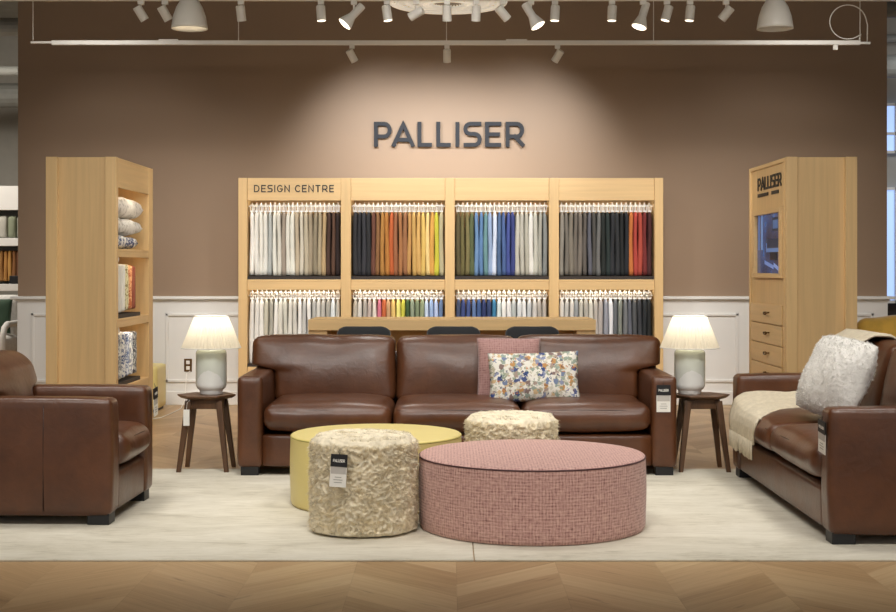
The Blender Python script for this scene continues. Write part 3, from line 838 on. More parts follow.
UP = [
 'E8E6DE DCDAD2 E0DED4 D9D8CF A9AEAC DAD9CE CFCBBE 9B8C7C D8D6CB DAD8CC B9A78C C8C0AE B6A98F 9C8C72 8C7F66 A89878 B59668 4A2F24 5A3A2A 2A1A18'.split(),
 '2B2A2E 26262C 303038 26262A 6A3A2A 8A5A2E B0762C B57024 C0541E 9A5B34 A86A38 9A6238 C08A44 C89A4A D0A050 D8B050 E8C878 D89A3A C8C428 B0A880'.split(),
 '5A5030 6B6234 7A7040 55603A 5E86B8 4F7AB0 5E8C90 86A0C8 C8D4EA 44628E 3E5C98 3A4A9A 2E3A7E B8B4A6 B4B0A2 ACA898 D8D6CE B8B6A8 A09E92 7E8280'.split(),
 '8A8478 6E685E 7A7264 6A6258 746A60 5E5650 5A5C68 4A4844 6A6A68 1E2422 22302E 26282E 2A2C30 1C1E20 1C2028 C86A28 B83A2E B8402E 7A2220 4A1E20'.split()]
LO = [
 'DAD8D2 D8D6D0 E0DED8 BCB8A4 A6A294 E2E0DA D0CCC0 C8C6B8 D6D2C8 C8C4BA E2E0DC B8B8B4 E4E2DE A8A8A4 C8C6BE B0AEA6 9E9C92 D0D8DC B4B0A6'.split(),
 'B0A898 C8C4BC A8A098 B0A09A D8CCC0 D06880 C85A28 C89868 E0B860 EAE070 C8C430 3E5A30 8A9A80 7A8A68 8A9870 B8CCE8 8AA8D8 A8BCE8 5A78A8'.split(),
 '3A4A70 2E4080 3A5090 5070A8 30508A 203068 283C70 2A78A8 C8D8D8 E4E4E0 D8D8D8 A8B0B0 C8CCD0 D8DADA B8BCC0 C0BCB8 A8A098 B0A8A0'.split(),
 'D0CEC8 B8B8B4 C8C4BC 888C90 B8B4A8 A8A49A C8C4B8 B0A8A0 A8A09C 888C98 D8DAE0 5A6064 7A8078 6A6C70 585C68 4A4C50 34363C 20242A 181A1C'.split()]
import colorsys
def cname(hx):
    r_, g, b = [int(hx[i:i+2], 16)/255 for i in (0, 2, 4)]; h, s, v = colorsys.rgb_to_hsv(r_, g, b); h *= 360
    if v < .2 or (v < .26 and s < .35): return 'black'
    if s < .09: return 'white' if v > .85 else 'pale grey' if v > .68 else 'grey' if v > .4 else 'charcoal'
    if s < .24:
        if 180 < h < 280: return 'pale blue' if v > .8 else 'blue grey'
        if 70 < h < 180: return 'sage green'
        return 'cream' if v > .78 else 'beige' if v > .6 else 'taupe' if v > .45 else 'dark taupe'
    if h < 14 or h > 345: return 'pink' if v > .7 and h > 340 else 'dark red' if v < .55 else 'red'
    if h > 320: return 'pink'
    if h < 46: return 'dark brown' if v < .38 else 'brown' if v < .62 else 'tan' if s < .5 else 'rust orange' if h < 26 else 'ochre' if v < .84 else 'golden yellow'
    if h < 70: return 'olive' if v < .6 else 'yellow'
    if h < 170: return 'green'
    if h < 200: return 'teal'
    return 'navy blue' if v < .45 else 'blue' if v < .7 else 'light blue'
ORD = 'first second third fourth fifth sixth seventh eighth ninth tenth eleventh twelfth thirteenth fourteenth fifteenth sixteenth seventeenth eighteenth nineteenth twentieth'.split()
BAYN = ['leftmost bay', 'second bay from left', 'third bay from left', 'rightmost bay']
fabmats = {}
def soften(hx):
    c = [int(hx[i:i+2], 16) for i in (0, 2, 4)]; g = sum(c)/3
    return ''.join('%02X' % int(g+(v-g)*.80) for v in c)
def fabmat(hx):
    if hx not in fabmats: fabmats[hx] = plain('swatch_fabric', soften(hx), .85, var=.05, vs=12)
    return fabmats[hx]
def swatch_mb(wd, dep, z0, z1, rnd, lean):
    mb = MB(); nz_ = 14; ns = 7; vs = []
    for k in range(nz_+1):
        f = k/nz_; z = z1+(z0-z1)*f
        topk = min(1, .25+f*14) if f < .06 else 1
        wv = wd*(.80+.22*f+.05*math.sin(f*9+rnd))*(topk if k else .35); ox = lean*f+.003*math.sin(f*5+rnd*3)
        prof = [(-wv/2, dep), (-wv/2, .02)]+[(-wv/2*math.cos(PI*q/ns), .02-.018*math.sin(PI*q/ns)-.003*math.sin(f*7+rnd)) for q in range(1, ns)]+[(wv/2, .02), (wv/2, dep)]
        vs += [(p[0]+ox, p[1], z) for p in prof]
    m = ns+3; fs = []
    for k in range(nz_):
        for i in range(m-1): fs.append((k*m+i, (k+1)*m+i, (k+1)*m+i+1, k*m+i+1))
        fs.append((k*m+m-1, (k+1)*m+m-1, (k+1)*m, k*m))
    fs += [tuple(range(m)), tuple(range(nz_*m, nz_*m+m))[::-1]]
    return mb.add(vs, fs)
hang_me = None
for row, (table, rn) in enumerate(((UP, 'upper row'), (LO, 'lower row'))):
    for bay in range(4):
        cols = table[bay]; a, b = BAYS[bay]; n = len(cols); pw = (b-a-.025)/n
        z1 = PZ(212.3, DY+.12) if row == 0 else PZ(299, DY+.12)
        for i, hx in enumerate(cols):
            z0 = (PZ(275.5, DY+.1) if row == 0 else PZ(364, DY+.1))+random.uniform(-.002, .006)
            x = a+.012+pw*(i+.5); rnd = random.random()*6
            t = thing('fabric_swatch', '%s fabric swatch, %s from left, %s of %s' % (cname(hx), ORD[i], rn, BAYN[bay]), 'fabric swatch', (x, DY+.045, z1), 0, 'fabric swatches hanging in the display')
            swatch_mb(pw*random.uniform(.93, 1.1), .34, z0-z1, 0, rnd, random.uniform(-.004, .004)).build('fabric', fabmat(hx), t, smooth=True)
            if hang_me is None:
                hb = MB().box(-.004, .004, .045, .052, -.005, .085).box(-.017, .017, .018, .026, .000, .014).box(-.017, .017, .018, .026, .055, .066)
                hb.box(-.017, -.012, .018, .026, .014, .055).box(.012, .017, .018, .026, .014, .055)
                hg = hb.build('hanger', 'white', t); hang_me = hg.data
            else:
                hg = bpy.data.objects.new('hanger', hang_me); COL.objects.link(hg); hg.parent = t

# ================================================================== TALL SIDE CABINETS
def tall_cabinet(label, xface, sgn, y0, y1, xo):
    """open or drawer face on the plane x = xface, looking towards sgn; outer plane xo"""
    t = thing('tall_cabinet', label, 'cabinet', ((xface+xo)/2, y0, 0))
    return t
Hc = 2.082
# left cabinet: shelves facing right
CL = tall_cabinet('tall oak cabinet at left with lit shelves of pillows and fabrics facing inward', -2.40, 1, 10.1, 11.35, -2.907)
o = CL.location
def lb(x0, x1, y0, y1, z0, z1, name, mat='oak', bevel=.003, par=None, base=None):
    base = base or o; par = par or CL
    return MB().box(x0-base.x, x1-base.x, y0-base.y, y1-base.y, z0-base.z, z1-base.z).build(name, mat, par, bevel=bevel)
lb(-2.907, -2.40, 10.13, 10.16, 0, Hc, 'side_panel')
lb(-2.907, -2.825, 10.09, 10.13, 0, Hc, 'pilaster'); lb(-2.48, -2.40, 10.09, 10.13, 0, Hc, 'pilaster')
lb(-2.907, -2.40, 11.20, 11.35, 0, Hc, 'side_panel')
lb(-2.907, -2.87, 10.15, 11.20, 0, Hc, 'back_panel')
zs = [(0, .41, 'plinth'), (.845, .91, 'shelf'), (1.36, 1.42, 'shelf'), (1.87, Hc, 'header')]
for a, b, nm in zs:
    if nm == 'plinth': lb(-2.87, -2.402, 10.16, 11.20, a, b, nm, 'oaky'); continue
    t_ = b if nm == 'shelf' else b
    lb(-2.87, -2.402, 10.16, 11.20, t_-.02, t_, nm, 'oaky'); lb(-2.43, -2.402, 10.16, 11.20, a, t_-.02, 'shelf_rail', 'oaky')
for z in (.845, 1.36, 1.87):
    lb(-2.445, -2.432, 10.2, 11.15, z+.018, z+.03, 'light_strip', 'led', 0)
    area((-2.447, 10.68, z+.012), (-2.60, 10.68, z-.5), 1.0, .012, .9, (1, .9, .72))
for z in (.41, .91):
    pass
# pillows in the top opening
for i, (mat, zc, th, y, lab, xx) in enumerate((('E2DED6', 1.47, .13, 10.52, None, -2.50), ('DEDAD2', 1.60, .15, 10.60, None, -2.49), ('DCD6CC', 1.755, .17, 10.62, None, -2.49))):
    if i == 0: mm = pattern_fabric('blue_white_print', 'E0DED6', '4A5478', 26, .5)
    else: mm = pattern_fabric('pale_print', mat, 'B9B2A8', 16, .58)
    names = ['blue and white patterned pillow at the bottom of the stack in the left cabinet', 'pale printed pillow in the middle of the stack in the left cabinet', 'fat pale pillow on top of the stack in the left cabinet']
    p_ = pillow('stacked_pillow', names[i], (.70, .86, .86)[i], .44, (.100, .125, .155)[i], mm, (-2.64, y+.04, (1.475, 1.594, 1.740)[i]), (R(90), 0, R(90)), 3+i, 'pillows stacked in the left cabinet', p=5, pinch=.02, e=.32)
# fabrics standing in the middle and lower openings
def hung(y, x1, z0, z1, mat, label, th=.035):
    x0 = -2.85
    m = soft_box(x1-x0, th, z1-z0, .014, (0, .006, 0), (12, 4, 16), wr=.004, ws=9, seed=y*7)
    ob_ = m.build('fabric_sample', mat, smooth=True); ob_.location = ((x0+x1)/2, y, (z0+z1)/2)
    tag(ob_, label, 'fabric sample', 'fabric samples in the left cabinet')
mid = [('EAE6DC', 'white shaggy fabric sample nearest the front in the middle opening'), ('DDD8CC', 'cream fabric sample in the middle opening of the left cabinet'), ('E4DFD2', 'ivory fabric sample beside the yellow print in the middle opening'),
       ('P1', 'yellow printed fabric sample in the middle opening of the left cabinet'), ('P2', 'orange printed fabric sample in the middle opening of the left cabinet'), ('9E4A30', 'rust red fabric sample at the back of the middle opening')]
P1 = pattern_fabric('yellow_print', 'D8CFA8', '8A7A50', 40, .56); P2 = pattern_fabric('orange_print', 'DDA877', 'B8643A', 36, .5)
for i, (c, lab) in enumerate(mid):
    mt = P1 if c == 'P1' else P2 if c == 'P2' else fabmat(c)
    hung(10.24+i*.118, -2.43, .945+.004*i, 1.31-.012*(i > 3), mt, lab, .09 if i < 3 else .07)
low = [('5E6A44', 'green fabric sample nearest the front in the lower opening'), ('Q0', 'grey printed fabric sample beside the green one in the lower opening'), ('Q1', 'blue leaf print fabric sample in the middle of the lower opening'),
       ('Q2', 'blue speckled fabric sample in the lower opening of the left cabinet'), ('Q3', 'pale striped fabric sample in the lower opening of the left cabinet'), ('Q4', 'dark dotted fabric sample at the back of the lower opening')]
Q = {'Q0': pattern_fabric('grey_print', 'DAD8D0', '8A8A8C', 30), 'Q1': pattern_fabric('leaf_print', 'E0DED8', '44557E', 26), 'Q2': pattern_fabric('speckle_print', 'D4D6DA', '5A6A90', 40),
     'Q3': pattern_fabric('pale_stripe', 'E4E2DC', '9A9CA8', 20), 'Q4': pattern_fabric('dotted_print', 'B9B8B4', '3A3C44', 44)}
for i, (c, lab) in enumerate(low):
    hung(10.24+i*.125, -2.43, .45+.003*i, .79, Q[c] if c in Q else fabmat(c), lab, .085)
# trays
for z in (.41, .91): lb(-2.85, -2.415, 10.16, 10.95, z, z+.028, 'tray', 'dark', 0)
for y, z, lab in ((10.24, 1.325, 'small white tag card on top of the fabrics in the middle opening'), (10.26, .80, 'small white tag card on top of the fabrics in the lower opening')):
    m = soft_box(.06, .10, .05, .02, n=(6, 6, 6)); m.v = [(a, b, max(c, -.02)) for a, b, c in m.v]
    ob_ = m.build('tag_card', 'white', smooth=True); ob_.location = (-2.45, y, z+.02); tag(ob_, lab, 'tag')

# right cabinet: screen and drawers facing left
CR = tall_cabinet('tall oak cabinet at right with a screen above a column of drawers', 2.432, -1, 10.1, 11.35, 2.943)
o = CR.location; XF = 2.432
def rb(x0, x1, y0, y1, z0, z1, name, mat='oak', bevel=.003, par=None):
    return lb(x0, x1, y0, y1, z0, z1, name, mat, bevel, par or CR, o)
rb(XF, 2.943, 10.13, 10.16, 0, Hc, 'side_panel')
rb(XF, XF+.08, 10.09, 10.13, 0, Hc, 'pilaster'); rb(2.86, 2.943, 10.09, 10.13, 0, Hc, 'pilaster')
rb(XF, 2.943, 11.315, 11.35, 0, Hc, 'side_panel'); rb(2.91, 2.943, 10.15, 11.315, 0, Hc, 'back_panel')
rb(XF+.001, 2.91, 10.15, 11.315, Hc-.03, Hc, 'top_panel', 'oaky')
rb(XF+.012, XF+.035, 10.15, 11.315, 0, Hc-.03, 'face_panel')
rb(XF-.004, XF+.012, 10.15, 10.175, 0, Hc-.03, 'face_edge'); rb(XF-.004, XF+.012, 11.29, 11.315, 0, Hc-.03, 'face_edge')
# screen with frame
ya, yb = 10.155, 11.16; za, zb_ = 1.205, 1.727; yi, yj, zi, zj = 10.245, 11.06, 1.24, 1.69
ya = 10.19
fr = MB()
for q in ((ya, yb, zj, zb_), (ya, yb, za, zi), (ya, yi, zi, zj), (yj, yb, zi, zj)):
    fr.box(XF-.022-o.x, XF+.014-o.x, q[0]-o.y, q[1]-o.y, q[2], q[3])
scf = fr.build('screen_frame', 'oaky', CR, bevel=.002)
def screen_mat():
    m, nt, b = newmat('screen_picture')
    v = coords(nt, 'Object'); sp = nt.nodes.new('ShaderNodeSeparateXYZ'); nt.links.new(v, sp.inputs[0])
    f = noise_tex(nt, v, 5, 4, .6)
    c = ramp(nt, f, [(.35, lin('0E1C34')), (.6, lin('264C84')), (.75, lin('4870A8'))])
    nt.links.new(c, b.inputs['Base Color']); nt.links.new(c, b.inputs['Emission Color']); b.inputs['Emission Strength'].default_value = .30
    b.inputs['Roughness'].default_value = .15
    return m
M['screen'] = screen_mat()
scr = lb(XF+.004, XF+.010, yi, yj, zi, zj, 'screen', 'screen', 0, CR, o)
def pic(y0, y1, z0, z1, hx, e=.6, skew=0, lift=0):
    m = emis('picture_tone', hx, e*.5); x = XF+.003-lift-o.x
    MB().add([(x, y0-o.y, z0), (x, y1-o.y, z0+skew), (x, y1-o.y, z1+skew), (x, y0-o.y, z1)], [(0, 1, 2, 3)]).build('picture', m, scr)
pic(10.86, 10.93, 1.42, 1.69, '6C8CC0', .5); pic(10.97, 11.02, 1.42, 1.69, '5674AC', .5)
pic(10.33, 10.56, 1.555, 1.66, '1A2A44', .3, 0, .0002); pic(10.36, 10.53, 1.575, 1.64, '4C6A9C', .5, 0, .0004)
pic(10.30, 10.75, 1.40, 1.47, '5F7CB0', .5, .0, .0003); pic(10.34, 10.72, 1.43, 1.50, '26344E', .3, .0, .0004)
pic(10.40, 10.62, 1.34, 1.40, '141C2C', .2, 0, .0005); pic(10.25, 10.50, 1.24, 1.27, '8498CC', .6, .05, .0006); pic(10.50, 10.80, 1.27, 1.30, '6E86C0', .6, .04, .0006)
# lettering on the right cabinet (read from the left, far end first)
def T_rc(u, z, d): return (XF-.004-.002-d-o.x+.016, 11.06-u-o.y, z)
letters('PALLISER', 0, .78, 1.885, 1.985, .006, .017, T_rc, gap=.24, name='lettering', mat='signblack', parent=CR, split=False)
for u0, wds in ((0, (.045, .04, .045, .05, .035, .05, .045, .04)), (.47, (.05, .045, .05, .03, .045))):
    u = u0; m = MB()
    for wd in wds:
        m.add([T_rc(u, z, d) for d in (0, .005) for z in (1.835, 1.861)]+[T_rc(u+wd, z, d) for d in (0, .005) for z in (1.835, 1.861)], [(0, 1, 3, 2), (4, 6, 7, 5), (0, 4, 5, 1), (2, 3, 7, 6), (1, 5, 7, 3), (0, 2, 6, 4)]); u += wd+.001
    m.build('small_lettering', 'signblack', CR)
zd = 1.005
for k in range(6):
    z1 = zd-k*.153; z0 = z1-.146
    dr = rb(XF-.006, XF+.012, 10.215, 11.25, z0, z1, 'drawer', 'oaky', .003)
    h = MB(); yc = 10.66-o.y; zc = (z0+z1)/2+.01; xx = XF-.006-o.x
    for sgn in (-1, 1):
        h.bar((xx, yc+sgn*.05, zc), (xx-.02, yc+sgn*.05, zc), .006)
    h.tube([(xx-.02, yc-.05, zc), (xx-.024, yc-.03, zc-.012), (xx-.024, yc+.03, zc-.012), (xx-.02, yc+.05, zc)], .006, 8)
    h.build('drawer_pull', 'brass', dr, smooth=True)

# ================================================================== COUNTER TABLE + CHAIRS
tb = thing('counter_table', 'long oak counter table in front of the swatch display', 'table', (PX(452, 11.05), 11.05, 0))
tw = (596-308)/2*11.05/F
zt2 = .872
MB().box(-tw, tw, 0, .66, zt2-.085, zt2).build('table_top', 'oakx', tb, bevel=.003)
for s in (-1, 1):
    a, b = (-tw+.0, -tw+.15) if s < 0 else (tw-.15, tw); MB().box(a, b, .02, .64, 0, zt2-.085).build('leg_panel', 'oak', tb, bevel=.003)
MB().box(-tw+.15, tw-.15, .33, .36, .1, zt2-.085).build('modesty_panel', 'oakx', tb)
def stool(x, lab):
    t = thing('dining_chair', lab, 'chair', (x, 10.36, 0), 0, 'black chairs at the counter table')
    def wb(q):
        return (q.x, q.y-.0+ (q.x**2)*1.0 - .0, q.z)
    m = soft_box(.40, .05, .28, .024, (0, .01, 0), (24, 6, 14), warp=lambda q: (q.x*(1-.25*max(0, q.z/.14)**6*0), q.y+q.x**2*.9, q.z-2.2*max(0, abs(q.x)-.13)**1.6*(1 if q.z > 0 else 0)))
    moved(m, (0, .0, .708)); m.build('backrest', 'blackfab', t, smooth=True)
    m = soft_box(.42, .42, .07, .03, (0, 0, .012), (14, 14, 6)); moved(m, (0, .25, .46)); m.build('seat', 'blackfab', t, smooth=True)
    for sx in (-1, 1):
        MB().tube([(sx*.10, .19, .44), (sx*.10, .05, .47), (sx*.10, .03, .60), (sx*.10, .04, .70)], .010).build('back_support', 'steel', t, smooth=True)
        for sy in (.10, .40):
            MB().bar((sx*.15, sy, .43), (sx*.20, sy+(-.05 if sy < .2 else .05), 0), .012, .009).build('leg', 'steel', t, smooth=True)
for px, lab in ((363.5, 'leftmost black chair behind the sofa at the counter table'), (453.5, 'middle black chair behind the sofa at the counter table'), (532.5, 'rightmost black chair behind the sofa at the counter table')):
    stool(PX(px, 10.36), lab)

# ================================================================== YELLOW CUBE, OUTLET, MUSTARD CHAIR
cub = thing('cube_ottoman', 'small yellow cube ottoman by the wall behind the left cabinet', 'ottoman', (-2.80, 12.60, 0))
m = soft_box(.43, .43, .385, .02, (.004, .004, .006), (10, 10, 10)); moved(m, (0, 0, .025+.1925)); m.build('body', 'yellow', cub, smooth=True)
MB().box(-.19, .19, -.19, .19, 0, .03).build('plinth', 'black', cub)

ot = thing('wall_outlet', 'brown double power outlet on the white panelling left of the lamp', 'outlet', (PX(188.5, WY), WY-.02, PZ(365, WY)))
MB().box(-.037, .037, -.008, 0, -.06, .06).build('cover_plate', 'brass', ot, bevel=.003)
for z in (-.026, .026):
    MB().box(-.017, .017, -.013, -.007, z-.017, z+.017).build('socket', 'paper', ot, bevel=.003)
cb = MB().tube([(PX(189, 13), 13.06, PZ(371, 13.06)), (PX(186, 13), 13.03, .30), (PX(184, 12.9), 12.92, .06), (PX(181, 12.7), 12.7, .006), (PX(172, 12.3), 12.3, .006), (PX(160, 11.9), 11.9, .006), (PX(150, 11.8), 11.8, .006)], .004, 6).build('power_cord', 'paper', smooth=True)
tag(cb, 'thin white power cord running from the wall outlet along the floor', 'cord')
hb = thing('hanging_card', 'white card hanging below the top of the left side table', 'tag', (PX(187, 8.72), 8.70, .470))
MB().box(-.019, .019, -.002, .002, -.17, -.07).build('card', 'paper', hb)
MB().tube([(0, 0, -.07), (.004, .003, -.03), (0.03, .03, .005)], .001, 5).build('string', 'paper', hb)

def mustard(x, y):
    t = thing('mustard_armchair', 'mustard velvet armchair behind the loveseat at the right edge', 'armchair', (x, y, 0), R(0))
    m = soft_box(.95, .22, .50, .09, (.02, .03, .03), (30, 10, 20), wr=.02, ws=5); moved(m, (0, -.30, .62)); m.build('backrest', 'mustard', t, smooth=True)
    m = soft_box(.80, .70, .22, .07, (0, .01, .03), (16, 16, 8)); moved(m, (0, .08, .31)); m.build('seat', 'mustard', t, smooth=True)
    for s in (-1, 1):
        m = soft_box(.16, .78, .44, .06, (.01, 0, .01), (8, 20, 14)); moved(m, (s*.42, .06, .34)); m.build('arm', 'mustard', t, smooth=True)
        for sy in (-.3, .38): MB().bar((s*.38, sy, .14), (s*.40, sy, 0), .022, .014).build('leg', 'walnut', t)
mustard(3.66, 11.3)

# ================================================================== TRACKS AND TRACK LIGHTS
YB, ZB = 11.9, PZ(43, 11.9)
def hx(px): return PX(px, YB)
trk = thing('lighting_track', 'long white lighting track hung on wires in front of the brown wall', 'lighting track', (0, YB, ZB))
MB().box(hx(52), hx(860), -.018, .018, -.017, .020).build('rail', 'metalwhite', trk, bevel=.002)
MB().box(hx(31), hx(53), -.012, .012, -.004, .013).build('rail_end', 'metalwhite', trk)
MB().box(hx(858), hx(870), -.012, .012, -.010, .008).build('rail_end', 'metalwhite', trk)
for a, b in ((159, 178), (506, 527)): MB().box(hx(a), hx(b), -.02, .02, .018, .030).build('joint_cover', 'metalwhite', trk, bevel=.003)
MB().box(hx(833), hx(837.5), -.012, .012, -.058, -.015).build('feed_box', 'metalwhite', trk)
for p in (33, 238.5, 446.5, 653.5, 860): MB().bar((hx(p), 0, .02), (hx(p), 0, 4.6-ZB), .0035).build('suspension_wire', 'metalwhite', trk)
cl = []
for q in range(30):
    a = q/29*2*PI*.92-PI*.45
    cl.append((hx(848)+.155*math.cos(a)-.0, 0.01*q/29, (PZ(22, YB)-ZB)+.148*math.sin(a)))
cl = [(hx(867), 0, -.0), (hx(867.5), 0, PZ(25, YB)-ZB)]+[(hx(848)+.155*math.cos(a), .0, PZ(22, YB)-ZB+.145*math.sin(a)) for a in [R(15+q*10) for q in range(31)]]+[(hx(859), 0, .03)]
MB().tube(cl, .005, 6).build('feed_cable', 'metalwhite', trk, smooth=True)
YA = 10.0; ZA = PZ(-2, YA)
trk2 = thing('lighting_track', 'front white lighting track along the top edge carrying most spotlights', 'lighting track', (0, YA, ZA))
MB().box(-4.2, 4.2, -.018, .018, -.020, .018).build('rail', 'metalwhite', trk2, bevel=.002)
for p in (-3.6, -1.8, 0, 1.8, 3.6): MB().bar((p, 0, .018), (p, 0, 4.6-ZA), .0035).build('suspension_wire', 'metalwhite', trk2)
def head(px, Y, Ztr, tilt, label, lit=False, size=1.0, fwd=25, glow=False, group='track spotlights'):
    """tilt = lean in the picture plane (degrees, + = foot to the right); fwd = lean towards the camera"""
    t = thing('track_spotlight', label, 'spotlight', (PX(px, Y), Y, Ztr-.018), 0, group)
    MB().box(-.022, .022, -.016, .016, -.03, 0).build('adapter', 'metalwhite', t, bevel=.003)
    MB().bar((0, 0, -.028), (0, 0, -.065), .007).build('stem', 'metalwhite', t)
    rot = Matrix.Rotation(R(tilt), 3, 'Y') @ Matrix.Rotation(R(fwd), 3, 'X')
    piv = Vector((0, 0, -.10*size-.010))
    Lh = .125*size; rr = .039*size
    def put(prof, n=24):
        m = MB().lathe(prof, n); m.v = [tuple(piv+rot @ Vector((p[0], p[1], p[2]))) for p in m.v]; return m
    if not lit:
        put([(.001, Lh*.55), (rr*.9, Lh*.55), (rr, Lh*.48), (rr, -Lh*.5), (rr*.93, -Lh*.5), (rr*.9, -Lh*.35), (.001, -Lh*.33)]).build('housing', 'metalwhite', t, smooth=False, bevel=.001)
        if glow: put([(.001, -Lh*.47), (rr*.88, -Lh*.47)]).build('lens', 'lampemit', t)
    else:
        put([(.001, Lh*.8), (rr*.82, Lh*.8), (rr*.85, Lh*.7), (rr*.85, -Lh*.15), (rr*1.0, -Lh*.3), (rr*1.62, -Lh*.85), (rr*1.62, -Lh*.92), (rr*1.5, -Lh*.92)]).build('housing', 'metalwhite', t, bevel=.001)
        put([(.001, -Lh*.98), (rr*1.2, -Lh*.96), (rr*1.56, -Lh*.88)]).build('lens', 'lampemit', t, smooth=True)
    return t
heads = [(141, -30, 0, 0), (165, -28, 0, 0), (241, -4, 0, 0), (321, -4, 0, 1), (354, 42, 1, 0), (387, -8, 0, 1), (416, 62, 0, 0), (447, 0, 0, 0), (476, 2, 0, 0), (503, -42, 0, 0),
         (531, -30, 1, 0), (555, 3, 0, 1), (612, 3, 0, 1), (643, 18, 1, 0), (667, 16, 0, 1), (690, 6, 0, 1), (726, 38, 0, 0)]
on = ORD
for i, (p, tl, lit, gl) in enumerate(heads):
    desc = ('lit flared' if lit else 'small tilted' if abs(tl) > 12 else 'small upright')
    head(p, YA, ZA, tl, '%s white spotlight, %s from the left on the front track' % (desc, on[i]), bool(lit), .84 if not lit else .88, (-3 if gl else 16) if not lit else -10, bool(gl))
for p, tl, lab in ((352, -28, 'left of the three white spotlights under the rear wall track'), (447, 0, 'middle spotlight under the rear wall track above the wall sign'), (557.5, 32, 'right of the three white spotlights under the rear wall track')):
    head(p, YB, ZB, tl, lab, False, .84, 20, False, 'spotlights on the rear track')

# pendants
def pendant(px, label, lit):
    Y = 9.6; t = thing('dome_pendant', label, 'pendant lamp', (PX(px, Y), Y, PZ(29, Y)), 0, 'white dome pendants')
    r = .124
    prof = [(r, 0), (r*.985, .02), (r*.9, .085), (r*.72, .15), (r*.48, .20), (r*.28, .225), (.02, .235), (.001, .235)]
    inn = [(.001, .225), (r*.26, .215), (r*.46, .19), (r*.70, .14), (r*.87, .08), (r*.955, .02), (r*.97, 0), (r, 0)]
    MB().lathe(prof[::-1]+inn[::-1][0:0]+[(r*.97, 0), (r*.955, .02), (r*.87, .08), (r*.70, .14), (r*.46, .19), (.001, .225)], 48).build('dome_shade', 'metalwhite', t, smooth=True)
    MB().bar((0, 0, .23), (0, 0, 4.6-PZ(29, Y)), .004).build('hanging_cord', 'metalwhite', t)
    m = MB().lathe([(.001, .07), (.03, .08), (.045, .11), (.03, .15), (.001, .17)], 20); m.build('bulb', 'lampemit' if lit else 'paper', t, smooth=True)
    if lit:
        spot((PX(px, Y), Y, PZ(29, Y)+.05), (PX(px, Y), Y-.3, 0), 12, 110, .6, .03)
pendant(189.5, 'white dome pendant lamp hanging at upper left, lit inside', True)
pendant(775, 'unlit white dome pendant lamp hanging at upper right', False)

# ring chandelier
ch = thing('ring_chandelier', 'white ornate round chandelier partly seen at the top centre', 'chandelier', (PX(448, 11), 11, 3.37))
for r_, z_, tt in ((.45, 0, .018), (.40, -.012, .012), (.33, .0, .014), (.20, -.012, .014), (.14, -.02, .01)):
    MB().tube([(r_*math.cos(2*PI*q/64), r_*math.sin(2*PI*q/64), z_) for q in range(64)], tt, 8, True).build('ring', 'glowring', ch, smooth=True)
MB().lathe([(.001, .02), (.44, .02), (.44, .03), (.001, .03)], 48).build('disc', plain('frosted_disc', '8E8070', .6), ch)
m = MB()
for q in range(36):
    a = 2*PI*q/36; m.tube([((.14+(.31)*s)*math.cos(a+.10*math.sin(s*6)), (.14+.31*s)*math.sin(a+.10*math.sin(s*6)), -.004) for s in [i/8 for i in range(9)]], .006, 5)
m.build('scrollwork', 'glowring', ch, smooth=True)
MB().bar((0, 0, .03), (0, 0, 4.6-3.37), .012).build('rod', 'metalwhite', ch)

# ================================================================== SHOP BEYOND, LEFT
BY = 17.0
def bz(py): return PZ(py, BY)
sh = thing('shop_shelving', 'white shelving seen past the left edge of the brown wall', 'shelf', (-6.0, BY, 0))
sh_x0, sh_x1 = -1.4, .85
MB().box(sh_x0, sh_x1, 0, .4, bz(210), bz(186)).build('header', 'white', sh, bevel=.004)
MB().box(sh_x0, sh_x1, .0, .4, bz(246), bz(238)).build('shelf', 'white', sh, bevel=.004)
MB().box(sh_x0, sh_x1, .0, .4, bz(291), bz(284)).build('shelf', 'white', sh, bevel=.004)
MB().box(sh_x0, sh_x1, .37, .4, bz(291), bz(210)).build('back_panel', 'greywall', sh)
for x in (sh_x0, sh_x1-.03): MB().box(x, x+.03, 0, .4, 0, bz(186)).build('upright', 'white', sh)
for i in range(9):
    c = ('8E9080', '848C70', 'B4B0A4', '7E8A6A', '9A9888')[i % 5]
    m = soft_box(.10, .30, .27, .035, (.005, .01, 0), (6, 6, 8), wr=.008, ws=9, seed=i)
    ob_ = m.build('fabric_bolt', fabmat(c), smooth=True); ob_.location = (-5.22-.108*i, BY+.20, bz(238)+.135)
    tag(ob_, '%s rolled fabric, %s from the right on the far left shelf' % (cname(c), ORD[i]), 'fabric roll', 'fabric rolls on the far shelf')
for i in range(20):
    c = ('A06A2C', '8A5424', 'B87A30', '6E4020', 'C08838')[(i*3) % 5]
    m = swatch_mb(.05, .25, bz(281)-bz(250.5), 0, i, 0); ob_ = m.build('fabric_swatch', fabmat(c), smooth=True); ob_.location = (-5.20-.052*i, BY+.06, bz(250.5))
    tag(ob_, '%s hanging swatch, %s from the right under the far left shelf' % (cname(c), ORD[i]), 'fabric swatch', 'swatches under the far shelf')
MB_ = MB().box(-5.35, -5.24, BY+.03, BY+.2, bz(284), bz(284)+.10)
tag(MB_.build('storage_box', 'black', bevel=.005), 'small black box on the low far shelf at left', 'box')
wc = thing('cream_armchair', 'cream armchair beyond the left edge of the brown wall', 'armchair', (-5.26, 15.6, 0))
m = soft_box(.75, .7, .2, .06, (0, 0, .02), (12, 12, 6)); moved(m, (-.0, 0, .42)); m.build('seat', 'whitefur', wc, smooth=True)
m = soft_box(.8, .18, .55, .07, (0, .02, .0), (12, 6, 10)); moved(m, (0, .38, .70)); m.build('backrest', 'whitefur', wc, smooth=True)
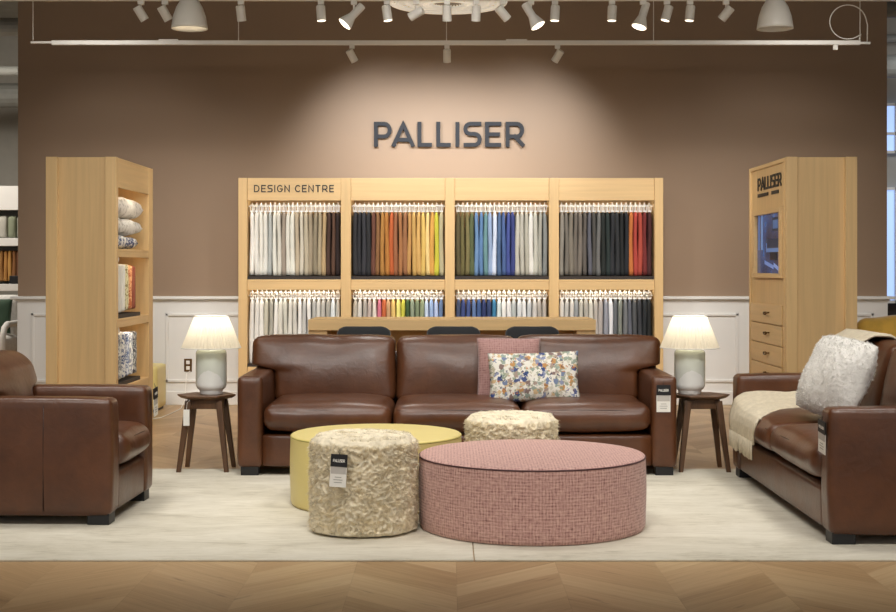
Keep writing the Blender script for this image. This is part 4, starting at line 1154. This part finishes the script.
for s in (-1, 1):
    MB().tube([(s*.40, -.36, .05), (s*.40, -.36, .52), (s*.40, -.30, .62), (s*.40, -.2, .66), (s*.40, .2, .66), (s*.40, .36, .64)], .035, 10).build('arm', 'paper', wc, smooth=True)
    MB().bar((s*.36, .36, .34), (s*.38, .40, 0), .022).build('leg', 'walnut', wc)
pillow('green_pillow', 'dark green pillow on the cream armchair at far left', .42, .40, .15, plain('green_velvet', '2E4A34', .8, sheen=.4), (-5.12, 15.72, .74), (R(-12), 0, 0), 6)

# shop beyond, right
glass = emis('daylight_glass', '9DB8E8', .9)
for k, (z0, z1) in enumerate(((.86, 2.30), (2.82, 3.40))):
    ob_ = MB().box(5.60, 8.4, 18.33, 18.36, z0, z1).build('window_%d' % (k+1), glass); struct(ob_)
    fm = MB()
    for xx in (5.55, 5.83, 6.5, 7.2, 7.8, 8.35): fm.box(xx, xx+.03, 18.29, 18.35, z0-.04, z1+.04)
    for zz in ((z0-.04, z1) if k == 0 else (z0-.04, z0+.20, z1)): fm.box(5.55, 8.4, 18.29, 18.35, zz, zz+.035)
    fm.build('window_frame', 'white', ob_)
struct(MB().box(5.4, 9, 18.4, 18.5, .82, 4.6).build('wall_window_side', 'greywall'))
struct(MB().box(5.4, 9, 18.4, 18.5, 0, .82).build('wall_dado', 'dark'))
# pipes and ducts under the ceiling beyond the wall
for i, (x0, y, z, r_, s) in enumerate(((-8.8, 15.5, 3.95, .10, 1), (-8.8, 17.2, 3.7, .06, 1), (-8.8, 18.4, 3.55, .16, 1), (3.9, 15.0, 4.05, .09, 1), (3.9, 16.8, 3.7, .14, 1), (3.9, 17.8, 4.2, .05, 1))):
    lab = ['thick grey ceiling pipe nearest the camera at left', 'thin grey ceiling pipe in the middle at left', 'large grey ceiling duct furthest back at left', 'thick grey ceiling pipe nearest the camera at right', 'large grey ceiling duct in the middle at right', 'thin grey ceiling pipe furthest back at right'][i]
    ob_ = MB().bar((x0, y, z), (x0+4.9, y, z), r_, n=16).build('ceiling_pipe', 'duct', smooth=False); tag(ob_, lab, 'pipe')
